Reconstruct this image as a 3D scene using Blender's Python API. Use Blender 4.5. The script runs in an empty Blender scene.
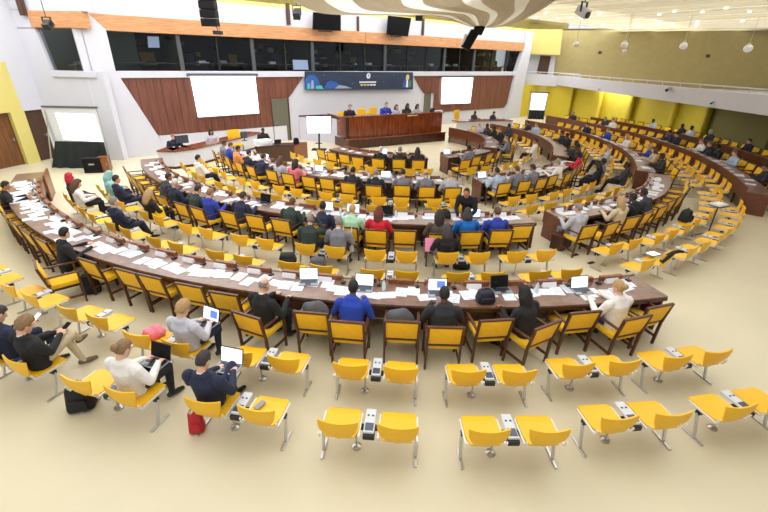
import bpy, bmesh, math, random
import numpy as np
from mathutils import Vector, Matrix
random.seed(7)
sc = bpy.context.scene
COL = sc.collection
# ------------------------------------------------------------------ camera, world, lights, exposure
F, PITCH, CAMH, ROLL = 410.0, math.radians(25.5), 4.4, math.radians(1.2)
cR, sR = math.cos(ROLL), math.sin(ROLL)
_R = Vector((1, 0, 0)); _U = Vector((0, math.sin(PITCH), math.cos(PITCH))); _Fw = Vector((0, math.cos(PITCH), -math.sin(PITCH)))
cam = bpy.data.objects.new('camera', bpy.data.cameras.new('camera')); COL.objects.link(cam)
ax, ay, az_ = _R*cR + _U*sR, -_R*sR + _U*cR, -_Fw
cam.matrix_world = Matrix(((ax.x, ay.x, az_.x, 0), (ax.y, ay.y, az_.y, 0), (ax.z, ay.z, az_.z, CAMH), (0, 0, 0, 1)))
cam.data.sensor_width = 36.0; cam.data.lens = F/768*36.0; cam.data.clip_end = 200
sc.camera = cam
world = bpy.data.worlds.new('world'); sc.world = world; world.use_nodes = True
bg = world.node_tree.nodes['Background']; bg.inputs[0].default_value = (0.93, 0.96, 1.0, 1); bg.inputs[1].default_value = 0.6
sc.view_settings.view_transform = 'Standard'; sc.view_settings.look = 'None'; sc.view_settings.gamma = 1.0
sc.view_settings.use_curve_mapping = False; sc.view_settings.exposure = 0.70
LIGHT_W = 95.0
WD = Vector((math.sin(math.radians(51.4)), math.cos(math.radians(51.4)), 0))      # along the front wall
WN = Vector((WD.y, -WD.x, 0))                                                      # out of the front wall into the hall
WO = Vector((-3.2, 27.0, 0))
def area_light(name, loc, sx, sy, power, rotz=0, col=(0.97, 0.985, 1.0)):
    l = bpy.data.lights.new(name, 'AREA'); l.shape = 'RECTANGLE'; l.size = sx; l.size_y = sy; l.energy = power; l.color = col
    o = bpy.data.objects.new(name, l); COL.objects.link(o); o.location = loc; o.rotation_euler = (0, 0, rotz); return o
# added area lights above the louvres, spread wide to light the whole hall softly
CEIL = 7.1
for i in range(-3, 7):
    for j in range(4):
        p = Vector((1.0, 20.0, CEIL - 0.03)) + WD*(i*4.6) + WN*(j*7.0 - 8.5)
        area_light('added_ceiling_light', p, 4.5, 6.9, LIGHT_W*(1.75 if j < 2 else 1.2), math.atan2(WN.y, WN.x) - math.pi/2)
for yy, pw in ((21.0, 10.0), (27.0, 32.0), (34.0, 50.0)):  # added lights, out of view, brightening the seats and wall under the gallery
    area_light('added_gallery_light', (17.3, yy, 2.66), 1.2, 3.5, pw, 0)
# ------------------------------------------------------------------ pixel helpers (directions only; distance comes from the surface touched)
def ray(x, y):
    u, v = (x-384)/F, (256-y)/F
    dx, dy = u*cR - v*sR, u*sR + v*cR
    return Vector((dx, math.cos(PITCH)+dy*math.sin(PITCH), -math.sin(PITCH)+dy*math.cos(PITCH)))
CAMP = Vector((0, 0, CAMH))
def G(x, y, h=0.0):
    d = ray(x, y); return CAMP + d*((h-CAMH)/d.z)
def on_plane(x, y, P, n):
    d = ray(x, y); return CAMP + d*((P-CAMP).dot(n)/d.dot(n))
def at_y(x, y, Y):
    d = ray(x, y); return CAMP + d*(Y/d.y)
def wall_sz(x, y, off=0.0):
    q = on_plane(x, y, WO + WN*off, WN); return (q-WO).dot(WD), q.z
def WP(s, z, off=0.0):
    return WO + WD*s + WN*off + Vector((0, 0, z))
# the seating rings are concentric: centre, and how far each bearing is squeezed
CX, CY = 1.0, 22.0
STAB = [(-80, .97), (-60, .972), (-45, .985), (-25, .995), (0, 1), (15, 1), (30, .985), (40, .975), (50, .95), (60, .925), (70, .91), (80, .905), (90, .905),
        (100, .925), (110, .94), (117, .965), (130, 1.02), (140, 1.08), (150, 1.13)]
_ST = np.array(STAB)
def squeeze(t, r):
    return 1 + (float(np.interp(t, _ST[:, 0], _ST[:, 1]))-1)*min(1.0, r/13.0)
def PT(r, t, z=0.0):
    k = r*squeeze(t, r); a = math.radians(t)
    return Vector((CX+k*math.sin(a), CY-k*math.cos(a), z))
def RZ(r, t):
    d = PT(r, t+.6)-PT(r, t-.6); return math.atan2(d.y, d.x)
def polar(p):
    t = math.degrees(math.atan2(p.x-CX, CY-p.y)); k = math.hypot(p.x-CX, p.y-CY)
    r = k
    for _ in range(6): r = k/squeeze(t, r)
    return r, t
# ------------------------------------------------------------------ materials
MATS = {}
def mat(name, col, rough=.6, metal=0.0, spec=.5, noise=0.0, nscale=8.0, stretch=None, col2=None, bump=0.0, bscale=60.0, emit=None, estr=0.0, sheen=0.0, alpha=None, coat=0.0):
    if name in MATS: return MATS[name]
    m = bpy.data.materials.new(name); m.use_nodes = True; nt = m.node_tree; b = nt.nodes['Principled BSDF']
    lin = tuple(((c/255/12.92) if c/255 <= .04045 else ((c/255+.055)/1.055)**2.4) for c in col)
    b.inputs['Base Color'].default_value = (*lin, 1); b.inputs['Roughness'].default_value = rough; b.inputs['Metallic'].default_value = metal
    b.inputs['Specular IOR Level'].default_value = spec
    if coat: b.inputs['Coat Weight'].default_value = coat; b.inputs['Coat Roughness'].default_value = .12
    if sheen: b.inputs['Sheen Weight'].default_value = sheen
    tc = None
    def coords(sx):
        nonlocal tc
        if tc is None: tc = nt.nodes.new('ShaderNodeTexCoord')
        mp = nt.nodes.new('ShaderNodeMapping'); mp.inputs['Scale'].default_value = sx
        nt.links.new(tc.outputs['Object'], mp.inputs[0]); return mp.outputs[0]
    if noise or col2:
        n = nt.nodes.new('ShaderNodeTexNoise'); n.inputs['Scale'].default_value = nscale; n.inputs['Detail'].default_value = 5
        nt.links.new(coords(stretch or (1, 1, 1)), n.inputs['Vector'])
        r = nt.nodes.new('ShaderNodeValToRGB'); nt.links.new(n.outputs['Fac'], r.inputs[0])
        if col2:
            l2 = tuple(((c/255/12.92) if c/255 <= .04045 else ((c/255+.055)/1.055)**2.4) for c in col2)
        else: l2 = tuple(c*(1-noise) for c in lin)
        r.color_ramp.elements[0].color = (*l2, 1); r.color_ramp.elements[1].color = (*lin, 1)
        r.color_ramp.elements[0].position = .35; r.color_ramp.elements[1].position = .65
        nt.links.new(r.outputs[0], b.inputs['Base Color'])
    if bump:
        n2 = nt.nodes.new('ShaderNodeTexNoise'); n2.inputs['Scale'].default_value = bscale; n2.inputs['Detail'].default_value = 3
        nt.links.new(coords((1, 1, 1)), n2.inputs['Vector'])
        bp = nt.nodes.new('ShaderNodeBump'); bp.inputs['Strength'].default_value = bump; bp.inputs['Distance'].default_value = .02
        nt.links.new(n2.outputs['Fac'], bp.inputs['Height']); nt.links.new(bp.outputs[0], b.inputs['Normal'])
    if emit:
        le = tuple((c/255)**2.2 for c in emit); b.inputs['Emission Color'].default_value = (*le, 1); b.inputs['Emission Strength'].default_value = estr
    MATS[name] = m; return m
def glass_mat(name, tint, gloss):
    m = bpy.data.materials.new(name); m.use_nodes = True; nt = m.node_tree; nt.nodes.clear()
    out = nt.nodes.new('ShaderNodeOutputMaterial'); mx = nt.nodes.new('ShaderNodeMixShader'); tr = nt.nodes.new('ShaderNodeBsdfTransparent'); gl = nt.nodes.new('ShaderNodeBsdfGlossy')
    fr = nt.nodes.new('ShaderNodeFresnel'); fr.inputs[0].default_value = 1.25
    tr.inputs[0].default_value = (*tint, 1); gl.inputs[0].default_value = (gloss, gloss, gloss, 1); gl.inputs[1].default_value = .03
    nt.links.new(fr.outputs[0], mx.inputs[0]); nt.links.new(tr.outputs[0], mx.inputs[1]); nt.links.new(gl.outputs[0], mx.inputs[2]); nt.links.new(mx.outputs[0], out.inputs[0])
    MATS[name] = m; return m
M_floor = mat('floor_vinyl', (221, 212, 184), .42, noise=.07, nscale=.55, spec=.4, bump=.03, bscale=3)
M_white = mat('white_plaster', (211, 212, 223), .75, noise=.03, nscale=1.5)
M_yellowwall = mat('yellow_paint', (222, 208, 124), .6, noise=.05, nscale=1.2)
M_olive = mat('olive_acoustic_wall', (178, 163, 112), .85, noise=.07, nscale=2.5, bump=.2, bscale=40)
M_band = mat('honey_oak_band', (214, 160, 112), .4, stretch=(.6, .6, 9), nscale=3, col2=(190, 132, 88))
M_panelwood = mat('reddish_walnut_panel', (130, 80, 64), .42, stretch=(9, 9, .35), nscale=2.2, col2=(98, 58, 47))
M_podium = mat('polished_mahogany', (140, 70, 36), .16, stretch=(5, 5, .6), nscale=2.0, col2=(104, 48, 26), coat=.6)
M_podiumdark = mat('dark_mahogany', (78, 40, 26), .22, stretch=(3, 3, 1), nscale=2.0, col2=(58, 30, 20))
M_desktop = mat('polished_walnut_top', (136, 106, 94), .3, stretch=(2, 2, 1), nscale=3.5, col2=(112, 84, 72), coat=.25)
M_deskfront = mat('walnut_front', (112, 62, 36), .35, stretch=(2, 2, 5), nscale=3, col2=(88, 46, 28))
M_deskgrey = mat('grey_brown_board', (134, 106, 86), .5, stretch=(2, 2, 5), nscale=3, col2=(116, 88, 70))
M_deskdark = mat('walnut_edge', (62, 36, 26), .35)
M_lip = mat('walnut_lip', (148, 92, 52), .35, stretch=(4, 4, 4), nscale=4, col2=(120, 70, 40))
M_chairwood = mat('walnut_chair_frame', (98, 58, 38), .35, stretch=(6, 6, 2), nscale=6, col2=(74, 43, 28))
M_fabric = mat('yellow_wool', (246, 194, 22), .85, noise=.08, nscale=14, bump=.15, bscale=260, sheen=.1)
M_shell = mat('yellow_shell_plastic', (242, 188, 30), .42, noise=.03, nscale=5)
M_alu = mat('cast_aluminium', (200, 200, 200), .32, metal=.85)
M_rail = mat('pale_aluminium', (226, 226, 224), .4, metal=.25)
M_blackpl = mat('black_plastic', (26, 26, 28), .45)
M_console = mat('grey_console', (206, 210, 218), .4)
M_cscreen = mat('console_display', (70, 78, 96), .2)
M_paper = mat('white_paper', (230, 232, 240), .7, noise=.05, nscale=25)
M_paperblue = mat('pale_blue_print', (196, 212, 234), .7, col2=(240, 242, 248), nscale=16)
M_inkgrey = mat('grey_print', (150, 152, 162), .8)
M_ink = mat('dark_ink', (70, 76, 92), .8)
M_screenw = mat('projected_image', (250, 250, 252), .6, emit=(252, 253, 255), estr=1.2)
M_lapscr = mat('lit_laptop_screen', (225, 232, 245), .3, emit=(220, 230, 250), estr=.75)
M_lapblue = mat('blue_window_on_screen', (90, 120, 190), .3, emit=(90, 120, 200), estr=.6)
M_lapgrey = mat('laptop_grey', (150, 154, 164), .35, metal=.4)
M_lapdark = mat('laptop_dark', (38, 40, 46), .35)
M_black = mat('matte_black', (20, 20, 22), .7, spec=.2)
M_drape = mat('charcoal_drape', (38, 44, 48), .9, noise=.25, nscale=3)
M_dark = mat('booth_interior', (42, 44, 44), .9)
M_booth2 = mat('booth_olive_panel', (94, 92, 66), .9)
M_doorwood = mat('veneered_door', (128, 82, 46), .4, stretch=(7, 7, .5), nscale=2.5, col2=(92, 56, 30))
M_doordark = mat('dark_brown_door', (86, 58, 44), .5, stretch=(5, 5, .6), nscale=2, col2=(72, 47, 36))
M_doorolive = mat('olive_grey_door', (104, 102, 86), .6)
M_tan = mat('tan_canopy_cloth', (218, 211, 197), .8, noise=.04, nscale=2)
def translucent(m, amt):
    nt = m.node_tree; b = nt.nodes['Principled BSDF']; out = [n for n in nt.nodes if n.type == 'OUTPUT_MATERIAL'][0]
    t = nt.nodes.new('ShaderNodeBsdfTranslucent'); t.inputs[0].default_value = b.inputs['Base Color'].default_value; mx = nt.nodes.new('ShaderNodeMixShader'); mx.inputs[0].default_value = amt
    nt.links.new(b.outputs[0], mx.inputs[1]); nt.links.new(t.outputs[0], mx.inputs[2]); nt.links.new(mx.outputs[0], out.inputs[0]); return m
M_cloth = mat('white_canopy_cloth', (244, 244, 242), .8)
translucent(M_tan, .42); translucent(M_cloth, .62)
M_louvre = translucent(mat('cream_louvre', (222, 214, 194), .6), .5); M_louvre2 = translucent(mat('white_louvre', (232, 229, 218), .6), .55)
M_ceil = mat('cream_ceiling', (228, 223, 208), .8)
M_lamp = mat('lit_lamp', (255, 250, 235), .5, emit=(255, 248, 228), estr=2.5)
M_navy = mat('navy_banner', (44, 58, 84), .7, noise=.12, nscale=2)
M_bblue = mat('banner_blue', (48, 92, 170), .7); M_bteal = mat('banner_teal', (70, 190, 186), .7); M_bgold = mat('banner_gold', (214, 196, 130), .7); M_bpale = mat('banner_pale', (150, 166, 196), .7); M_bgreen = mat('banner_green', (60, 130, 110), .7)
M_glass = glass_mat('booth_glass', (.75, .78, .8), .9)
M_globe = mat('opal_globe', (250, 250, 250), .3)
# ------------------------------------------------------------------ mesh helpers
class MB:
    def __init__(s): s.v = []; s.f = []; s.m = []
    def add(s, vs, fs, mi=0):
        b = len(s.v); s.v += [tuple(v) for v in vs]; s.f += [tuple(i+b for i in f) for f in fs]; s.m += [mi]*len(fs); return s
    def box(s, c, d, rz=0.0, mi=0, rx=0.0, ry=0.0, taper=1.0):
        R = Matrix.Rotation(rz, 3, 'Z') @ Matrix.Rotation(ry, 3, 'Y') @ Matrix.Rotation(rx, 3, 'X')
        h = [x/2 for x in d]; vs = []
        for z in (-1, 1):
            t = taper if z > 0 else 1
            for x, y in ((-1, -1), (1, -1), (1, 1), (-1, 1)): vs.append(Vector(c) + R @ Vector((x*h[0]*t, y*h[1]*t, z*h[2])))
        return s.add(vs, [(0, 3, 2, 1), (4, 5, 6, 7), (0, 1, 5, 4), (1, 2, 6, 5), (2, 3, 7, 6), (3, 0, 4, 7)], mi)
    def bar(s, a, b, w, t, mi=0, up=(0, 0, 1)):
        a, b = Vector(a), Vector(b); d = (b-a).normalized(); u = Vector(up)
        if abs(d.dot(u)) > .98: u = Vector((0, 1, 0))
        x = d.cross(u).normalized(); y = x.cross(d).normalized(); vs = []
        for p in (a, b):
            for i, j in ((-1, -1), (1, -1), (1, 1), (-1, 1)): vs.append(p + x*(i*w/2) + y*(j*t/2))
        return s.add(vs, [(0, 1, 2, 3), (7, 6, 5, 4), (4, 5, 1, 0), (5, 6, 2, 1), (6, 7, 3, 2), (7, 4, 0, 3)], mi)
    def tube(s, pts, rad, n=8, mi=0, caps=True):
        pts = [Vector(p) for p in pts]; rr = rad if isinstance(rad, (list, tuple)) else [rad]*len(pts)
        vs = []; fs = []
        for i, p in enumerate(pts):
            d = (pts[min(i+1, len(pts)-1)]-pts[max(i-1, 0)]).normalized()
            u = Vector((0, 0, 1)) if abs(d.z) < .9 else Vector((1, 0, 0))
            x = d.cross(u).normalized(); y = x.cross(d)
            for k in range(n):
                a = 2*math.pi*k/n; vs.append(p + x*(math.cos(a)*rr[i]) + y*(math.sin(a)*rr[i]))
        for i in range(len(pts)-1):
            for k in range(n): fs.append((i*n+k, i*n+(k+1) % n, (i+1)*n+(k+1) % n, (i+1)*n+k))
        if caps: fs.append(tuple(range(n))[::-1]); fs.append(tuple(range((len(pts)-1)*n, len(pts)*n)))
        return s.add(vs, fs, mi)
    def prism(s, poly, thick, mi=0):
        """poly: 3-D points of a planar outline; thick: offset vector"""
        n = len(poly); p = [Vector(q) for q in poly]; t = Vector(thick)
        return s.add(p + [q+t for q in p], [tuple(range(n))[::-1], tuple(range(n, 2*n))] + [(i, (i+1) % n, n+(i+1) % n, n+i) for i in range(n)], mi)
    def lathe(s, c, prof, n=16, mi=0):
        vs = []; fs = []
        for r, z in prof:
            for k in range(n): a = 2*math.pi*k/n; vs.append((c[0]+r*math.cos(a), c[1]+r*math.sin(a), c[2]+z))
        for i in range(len(prof)-1):
            for k in range(n): fs.append((i*n+k, i*n+(k+1) % n, (i+1)*n+(k+1) % n, (i+1)*n+k))
        fs.append(tuple(range(n))[::-1]); fs.append(tuple(range((len(prof)-1)*n, len(prof)*n)))
        return s.add(vs, fs, mi)
    def ell(s, c, r, nu=14, nv=9, mi=0, R=None):
        vs = []; fs = []; c = Vector(c)
        for j in range(nv+1):
            ph = math.pi*j/nv
            for i in range(nu):
                th = 2*math.pi*i/nu
                v = Vector((r[0]*math.sin(ph)*math.cos(th), r[1]*math.sin(ph)*math.sin(th), -r[2]*math.cos(ph)))
                vs.append(c + (R @ v if R else v))
        for j in range(nv):
            for i in range(nu): fs.append((j*nu+i, j*nu+(i+1) % nu, (j+1)*nu+(i+1) % nu, (j+1)*nu+i))
        return s.add(vs, fs, mi)
    def mesh(s, name, mats, bevel=0.0, smooth=False):
        me = bpy.data.meshes.new(name); me.from_pydata(s.v, [], s.f)
        for m in (mats if isinstance(mats, (list, tuple)) else [mats]): me.materials.append(m)
        me.polygons.foreach_set('material_index', s.m)
        bm = bmesh.new(); bm.from_mesh(me); bmesh.ops.remove_doubles(bm, verts=bm.verts, dist=1e-5)
        if bevel: bmesh.ops.bevel(bm, geom=[e for e in bm.edges if len(e.link_faces) == 2 and e.calc_face_angle() > .5], offset=bevel, segments=2, affect='EDGES', profile=.5, clamp_overlap=True)
        bmesh.ops.recalc_face_normals(bm, faces=bm.faces); bm.to_mesh(me); bm.free()
        if smooth:
            me.polygons.foreach_set('use_smooth', [True]*len(me.polygons))
            me.set_sharp_from_angle(angle=math.radians(40))
        me.update(); return me
def obj(name, data, parent=None, loc=None, rz=None):
    o = bpy.data.objects.new(name, data); COL.objects.link(o)
    if parent: o.parent = parent
    if loc is not None: o.location = loc
    if rz is not None: o.rotation_euler = (0, 0, rz)
    return o
def empty(name, loc=(0, 0, 0), rz=0.0):
    o = obj(name, None, None, loc, rz); o.empty_display_size = .1; return o
def tag(o, label, cat, group=None):
    o['label'] = label; o['category'] = cat
    if group: o['group'] = group
    return o
def struct(o): o['kind'] = 'structure'; return o
def copy_tree(o, parent=None):
    c = o.copy(); COL.objects.link(c); c.parent = parent
    for ch in o.children: copy_tree(ch, c)
    return c
def drop_tree(o):
    for ch in list(o.children): drop_tree(ch)
    bpy.data.objects.remove(o)
def smoothed(o, a=35):
    o.data.polygons.foreach_set('use_smooth', [True]*len(o.data.polygons)); o.data.set_sharp_from_angle(angle=math.radians(a)); return o
# ------------------------------------------------------------------ the setting
m = MB(); m.box((2, 18, -.05), (70, 70, .1)); struct(obj('floor', m.mesh('floor', M_floor)))
for k, (ta, tb, r) in enumerate(((14.6, 16.6, 12.2), (8.5, 14.5, 8.6))): pass
# floor service boxes
for x, y in ((575, 255), (591, 263), (262, 322)):
    p = G(x, y, 0); m = MB(); m.box((0, 0, .006), (.2, .09, .012)); m.box((0, 0, .014), (.14, .05, .006)); o = obj('floor_socket', m.mesh('floor_socket', M_blackpl), None, p, .5)
    tag(o, 'small black floor socket plate set into the cream floor', 'socket', 'floor sockets')
# front wall: white body pieces, band, booth windows, wood planks
BT, BB, SILL, SB = 5.94, 5.32, 3.75, 3.46
S0, S1 = -11.5, 18.6
wf = struct(obj('wall_front', None)) if False else None
m = MB()
def wbox(mb, s0, s1, z0, z1, o0, o1, mi=0):
    a = [WP(s0, z0, o0), WP(s1, z0, o0), WP(s1, z0, o1), WP(s0, z0, o1)]; return mb.prism(a, (0, 0, z1-z0), mi)
wbox(m, S0-.6, S1+1.0, BT, 6.78, -.35, 0); wbox(m, S0-.6, S1, 0, SB, -.5, -.06)
wf = struct(obj('wall_front', m.mesh('wall_front', M_white)))
m = MB(); wbox(m, S0, S1, SB, SILL, -.3, .10); struct(obj('trim_1', m.mesh('window_ledge', M_white, .02)))
for i, (a, b) in enumerate(((S0-.55, -6.6), (-6.6, 2.2), (2.2, 10.3), (10.3, S1))):
    m = MB(); wbox(m, a+.01, b-.01, BB, BT, -.3, .14); o = obj('oak_board', m.mesh('oak_board', M_band, .015), wf)
m = MB(); wbox(m, S0-6, S1+8, 6.7, 8.2, -1.2, -1.0); struct(obj('wall_upper', m.mesh('wall_upper', M_yellowwall)))
m = MB(); wbox(m, S0-6, S1+8, 7.9, 8.1, -1.2, 4.5); struct(obj('ceiling_recess', m.mesh('ceiling_recess', M_ceil)))
# planks of the two walnut panels (outlines in wall coordinates)
def planks(xs, top, bot, w=.34):
    n = max(1, round((xs[1]-xs[0])/w)); st = (xs[1]-xs[0])/n
    ft = lambda s: float(np.interp(s, [q[0] for q in top], [q[1] for q in top])); fb = lambda s: float(np.interp(s, [q[0] for q in bot], [q[1] for q in bot]))
    for i in range(n):
        a, b = xs[0]+i*st+.006, xs[0]+(i+1)*st-.006
        t0, t1, b0, b1 = ft(a), ft(b), fb(a), fb(b)
        if max(t0-b0, t1-b1) < .03: continue
        q = [WP(a, min(b0, t0), -.05), WP(b, min(b1, t1), -.05), WP(b, t1, -.05), WP(a, t0, -.05)]
        mm = MB(); mm.prism(q, WN*(.05+.012*(i % 2))); obj('plank', mm.mesh('plank', M_panelwood), wf)
planks((-11.35, -4.25), [(-11.4, SB), (-2, SB)], [(-11.35, SB-.02), (-10.3, .86), (-4.2, .86)])
planks((-4.25, -2.14), [(-4.3, SB), (-2.1, SB)], [(-4.25, 2.32), (-3.15, 2.32), (-2.14, SB)])
planks((6.42, 8.5), [(6, SB), (9, SB)], [(6.42, SB), (7.4, 2.3), (8.5, 2.3)])
planks((8.5, 17.7), [(8, SB), (18, SB)], [(8.5, .95), (17.3, .9), (17.7, SB)])
for i, (a, b) in enumerate(((-4.2, -3.2), (7.45, 8.2))):
    m = MB(); wbox(m, a, b, 0, 2.28, -.09, -.03); d = struct(obj('door_%d' % (i+1), m.mesh('door', M_doorolive)))
    m = MB(); wbox(m, a+.1, a+.13, .95, 1.05, -.03, .03); wbox(m, a+.1, a+.25, 1.02, 1.04, .02, .035); obj('door_handle', m.mesh('door_handle', M_alu), d)
    for s in (a-.05, b+.0): m = MB(); wbox(m, s, s+.05, 0, 2.33, -.06, .02); obj('door_frame', m.mesh('door_frame', M_white if i else M_doordark), d)
# interpreters' booths behind glass
MUL = [-11.4, -8.54, -6.76, -4.95, -3.08, -1.4, .49, 2.32, 3.9, 5.86, 7.6, 9.37, 11.0, 12.6, 14.74, 16.6, 18.5]
m = MB(); wbox(m, S0-.6, S1+.3, 3.3, 6.0, -3.2, -3.0); wbox(m, S0-.6, S1+.3, 5.9, 6.0, -3.2, -.3); wbox(m, S0-.6, S1+.3, 3.3, 3.4, -3.2, -.3)
struct(obj('wall_booth', m.mesh('wall_booth', M_dark)))
for i, s in enumerate(MUL):
    big = i in (1, 3, 5, 8, 11, 13)
    m = MB(); wbox(m, s-(.09 if big else .03), s+(.09 if big else .03), SILL, BB, -.22, -.1 if not big else -.05); obj('mullion', m.mesh('mullion', M_dark if not big else mat('grey_mullion', (74, 78, 84), .5)), wf)
    if big: m = MB(); wbox(m, s-.04, s+.04, 3.4, 5.9, -3.0, -.25); obj('booth_divider', m.mesh('booth_divider', M_booth2 if i in (5, 1) else M_dark), wf)
rb = random.Random(3)
for i in range(len(MUL)-1):
    a, b = MUL[i]+.04, MUL[i+1]-.04
    m = MB(); wbox(m, a, b, SILL+.02, BB-.01, -.17, -.155); w = struct(obj('window_%d' % (i+1), m.mesh('pane', M_glass)))
    # booth furniture: desk, chair, console, papers
    bt = empty('booth_desk', WP((a+b)/2, 3.4, -.9)); m = MB(); q = WP((a+b)/2, 3.4, -.9)
    mm = MB(); wbox(mm, a+.05, b-.05, 4.05, 4.1, -1.25, -.5); wbox(mm, a+.1, a+.15, 3.4, 4.05, -1.2, -.6); wbox(mm, b-.15, b-.1, 3.4, 4.05, -1.2, -.6)
    bpy.data.objects.remove(bt); o = obj('booth_desk', mm.mesh('booth_desk', mat('booth_table', (70, 66, 60), .5))); tag(o, 'dark narrow desk inside interpreters booth behind glass', 'desk', 'booth desks')
    for j in range(rb.choice((1, 2, 2))):
        s = a+.3+rb.random()*max(.05, b-a-.6)
        mm = MB(); wbox(mm, s-.17, s+.17, 4.1, 4.1+rb.uniform(.04, .16), -.95, -.7); o = obj('booth_console', mm.mesh('booth_console', rb.choice((M_paper, M_lapgrey, M_black)), .01)); tag(o, 'small interpreter console on booth desk behind glass', 'console', 'booth consoles')
    for j in range(5):
        s = a+.15+rb.random()*max(.05, b-a-.3); z0 = rb.choice((3.95, 4.4, 4.7, 4.9)); hh = rb.uniform(.05, .28); ww = rb.uniform(.05, .24)
        mm = MB(); wbox(mm, s-ww, s+ww, z0, z0+hh, -2.98, -2.7); wbox(mm, s-ww*.6, s+ww*.6, z0+hh*.2, z0+hh*.8, -2.7, -2.66)
        o = obj('wall_unit', mm.mesh('wall_unit', rb.choice((M_booth2, M_lapgrey, M_black, M_inkgrey, mat('ochre_label', (176, 150, 60), .8))))); tag(o, 'small equipment unit fixed on the booth rear wall', 'equipment', 'booth wall units')
    for j in range(rb.choice((1, 2))):
        s = a+.25+rb.random()*max(.05, b-a-.5); zc = 3.4
        ch = empty('booth_chair', WP(s, zc, -1.7), math.atan2(WN.y, WN.x)-math.pi/2); tag(ch, 'dark office chair inside interpreters booth behind glass', 'chair', 'booth chairs')
        mm = MB(); mm.box((0, 0, .47), (.46, .46, .08)); obj('seat', mm.mesh('seat', M_black, .02), ch)
        mm = MB(); mm.box((0, -.24, .85), (.44, .07, .6), rx=.1); obj('backrest', mm.mesh('backrest', rb.choice((M_black, mat('orange_brown_cover', (150, 112, 46), .8), mat('navy_cover', (40, 52, 74), .8))), .03), ch)
        mm = MB(); mm.tube([(0, 0, .05), (0, 0, .43)], .03); mm.box((0, 0, .03), (.5, .06, .04)); mm.box((0, 0, .03), (.06, .5, .04)); obj('base', mm.mesh('base', M_blackpl), ch)
def slab_on(name, corners, P, n, thick, material, bev=0.0):
    q = [on_plane(x, y, P, n) for x, y in corners]; mm = MB(); mm.prism(q, Vector(n)*thick); return obj(name, mm.mesh(name, material, bev))
for x0, x1, y0, y1, off, lab in ((147, 159, 36, 48, -1.6, 'pale tilted monitor seen through the booth glass near the white pillar'), (292, 308, 59.5, 70, -.35, 'white lit monitor standing on the booth sill above the blue banner')):
    P = WO + WN*off; q = [on_plane(x, y, P, WN) for x, y in ((x0, y0), (x1, y0+.3), (x1+1, y1), (x0+1, y1))]
    t = empty('booth_monitor', (q[2]+q[3])/2 - Vector((0, 0, .1))); tag(t, lab, 'monitor')
    b0 = t.location.copy(); mm = MB(); mm.prism([p-b0-WN*.03 for p in q], WN*.03); obj('housing', mm.mesh('housing', M_black), t)
    mm = MB(); mm.prism([p-b0+(Vector(((q[0]+q[2])/2-p))*.06) for p in q], WN*.006); obj('screen', mm.mesh('screen', mat('dim_screen', (190, 200, 228), .3, emit=(190, 200, 230), estr=.45)), t)
    zl = -.12 if off > -1 else -(b0.z-4.1)
    mm = MB(); mm.tube([(0, 0, .12), (0, 0, zl)], .03); mm.box((0, 0, zl+.01), (.24, .24, .02), rz=.6); obj('stand', mm.mesh('stand', M_black), t)
# end pillars of the front wall
m = MB(); pz = [(-12.55, 0), (-10.25, 0), (-10.3, .9), (-11.3, SB), (-11.42, SILL), (-11.42, 5.35), (-12.0, 6.0), (-12.6, 5.35)]
m.prism([WP(s, z, -.25) for s, z in pz], WN*.5); struct(obj('pillar_1', m.mesh('pillar', M_white, .015)))
m = MB(); pz = [(17.25, 0), (19.2, 0), (19.15, 2.5), (19.4, 5.2), (19.4, 6.78), (18.4, 6.78), (18.45, 5.6), (17.75, 3.45)]
m.prism([WP(s, z, -.3) for s, z in pz], WN*.5); struct(obj('pillar_2', m.mesh('pillar', M_white, .015)))
# left wall: from the pillar to the corner, then towards the camera
QL = Vector((-12.9, 19.0, 0)); QC = Vector((-15.35, 19.2, 0)); QN = Vector((-16.9, 13.4, 0))
def wall_seg(name, A, B, z0, z1, t, material):
    d = (B-A).normalized(); n = Vector((d.y, -d.x, 0)); mm = MB(); mm.prism([A+Vector((0, 0, z0)), B+Vector((0, 0, z0)), B-n*t+Vector((0, 0, z0)), A-n*t+Vector((0, 0, z0))], (0, 0, z1-z0)); return mm.mesh(name, material)
nL = Vector(((QL-QC).normalized().y, -(QL-QC).normalized().x, 0))
mm = MB()
dL = (QL-QC).normalized()
def lp(s, z, o=0): return QC + dL*s + nL*o + Vector((0, 0, z))
LLEN = (QL-QC).length + .8
WL0 = (on_plane(52, 71, QC, nL)-QC).dot(dL); WL1 = (on_plane(35, 29, QC, nL)-QC).dot(dL)
for a, b, z0, z1 in ((0, LLEN, 0, 3.75), (0, WL1, 3.75, 5.35), (0, LLEN, 5.95, 9.0), (0, WL1-.05, 5.3, 6.0)):
    mm.prism([lp(a, z0), lp(b, z0), lp(b, z0, -.3), lp(a, z0, -.3)], (0, 0, z1-z0))
mm.prism([lp(WL1-.02, 3.75), lp(WL0, 3.75), lp(WL1, 5.35), lp(WL1-.02, 5.35)], nL*-.3)
wl = struct(obj('wall_left', mm.mesh('wall_left', M_white)))
mm = MB(); mm.prism([lp(WL1-.3, 3.3, -2.6), lp(LLEN, 3.3, -2.6), lp(LLEN, 3.3, -2.7), lp(WL1-.3, 3.3, -2.7)], (0, 0, 3)); mm.prism([lp(WL1-.3, 3.3, -2.6), lp(WL1-.4, 3.3, -2.6), lp(WL1-.4, 3.3, -.2), lp(WL1-.3, 3.3, -.2)], (0, 0, 3)); struct(obj('wall_booth_side', mm.mesh('wall_booth_side', mat('booth_sage', (96, 104, 96), .9))))
mm = MB(); mm.prism([lp(WL1, 3.77, -.14), lp(LLEN-.55, 3.77, -.14), lp(LLEN-.55, 3.77, -.155), lp(WL1, 3.77, -.155)], (0, 0, 1.57)); struct(obj('window_20', mm.mesh('pane', M_glass)))
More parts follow.
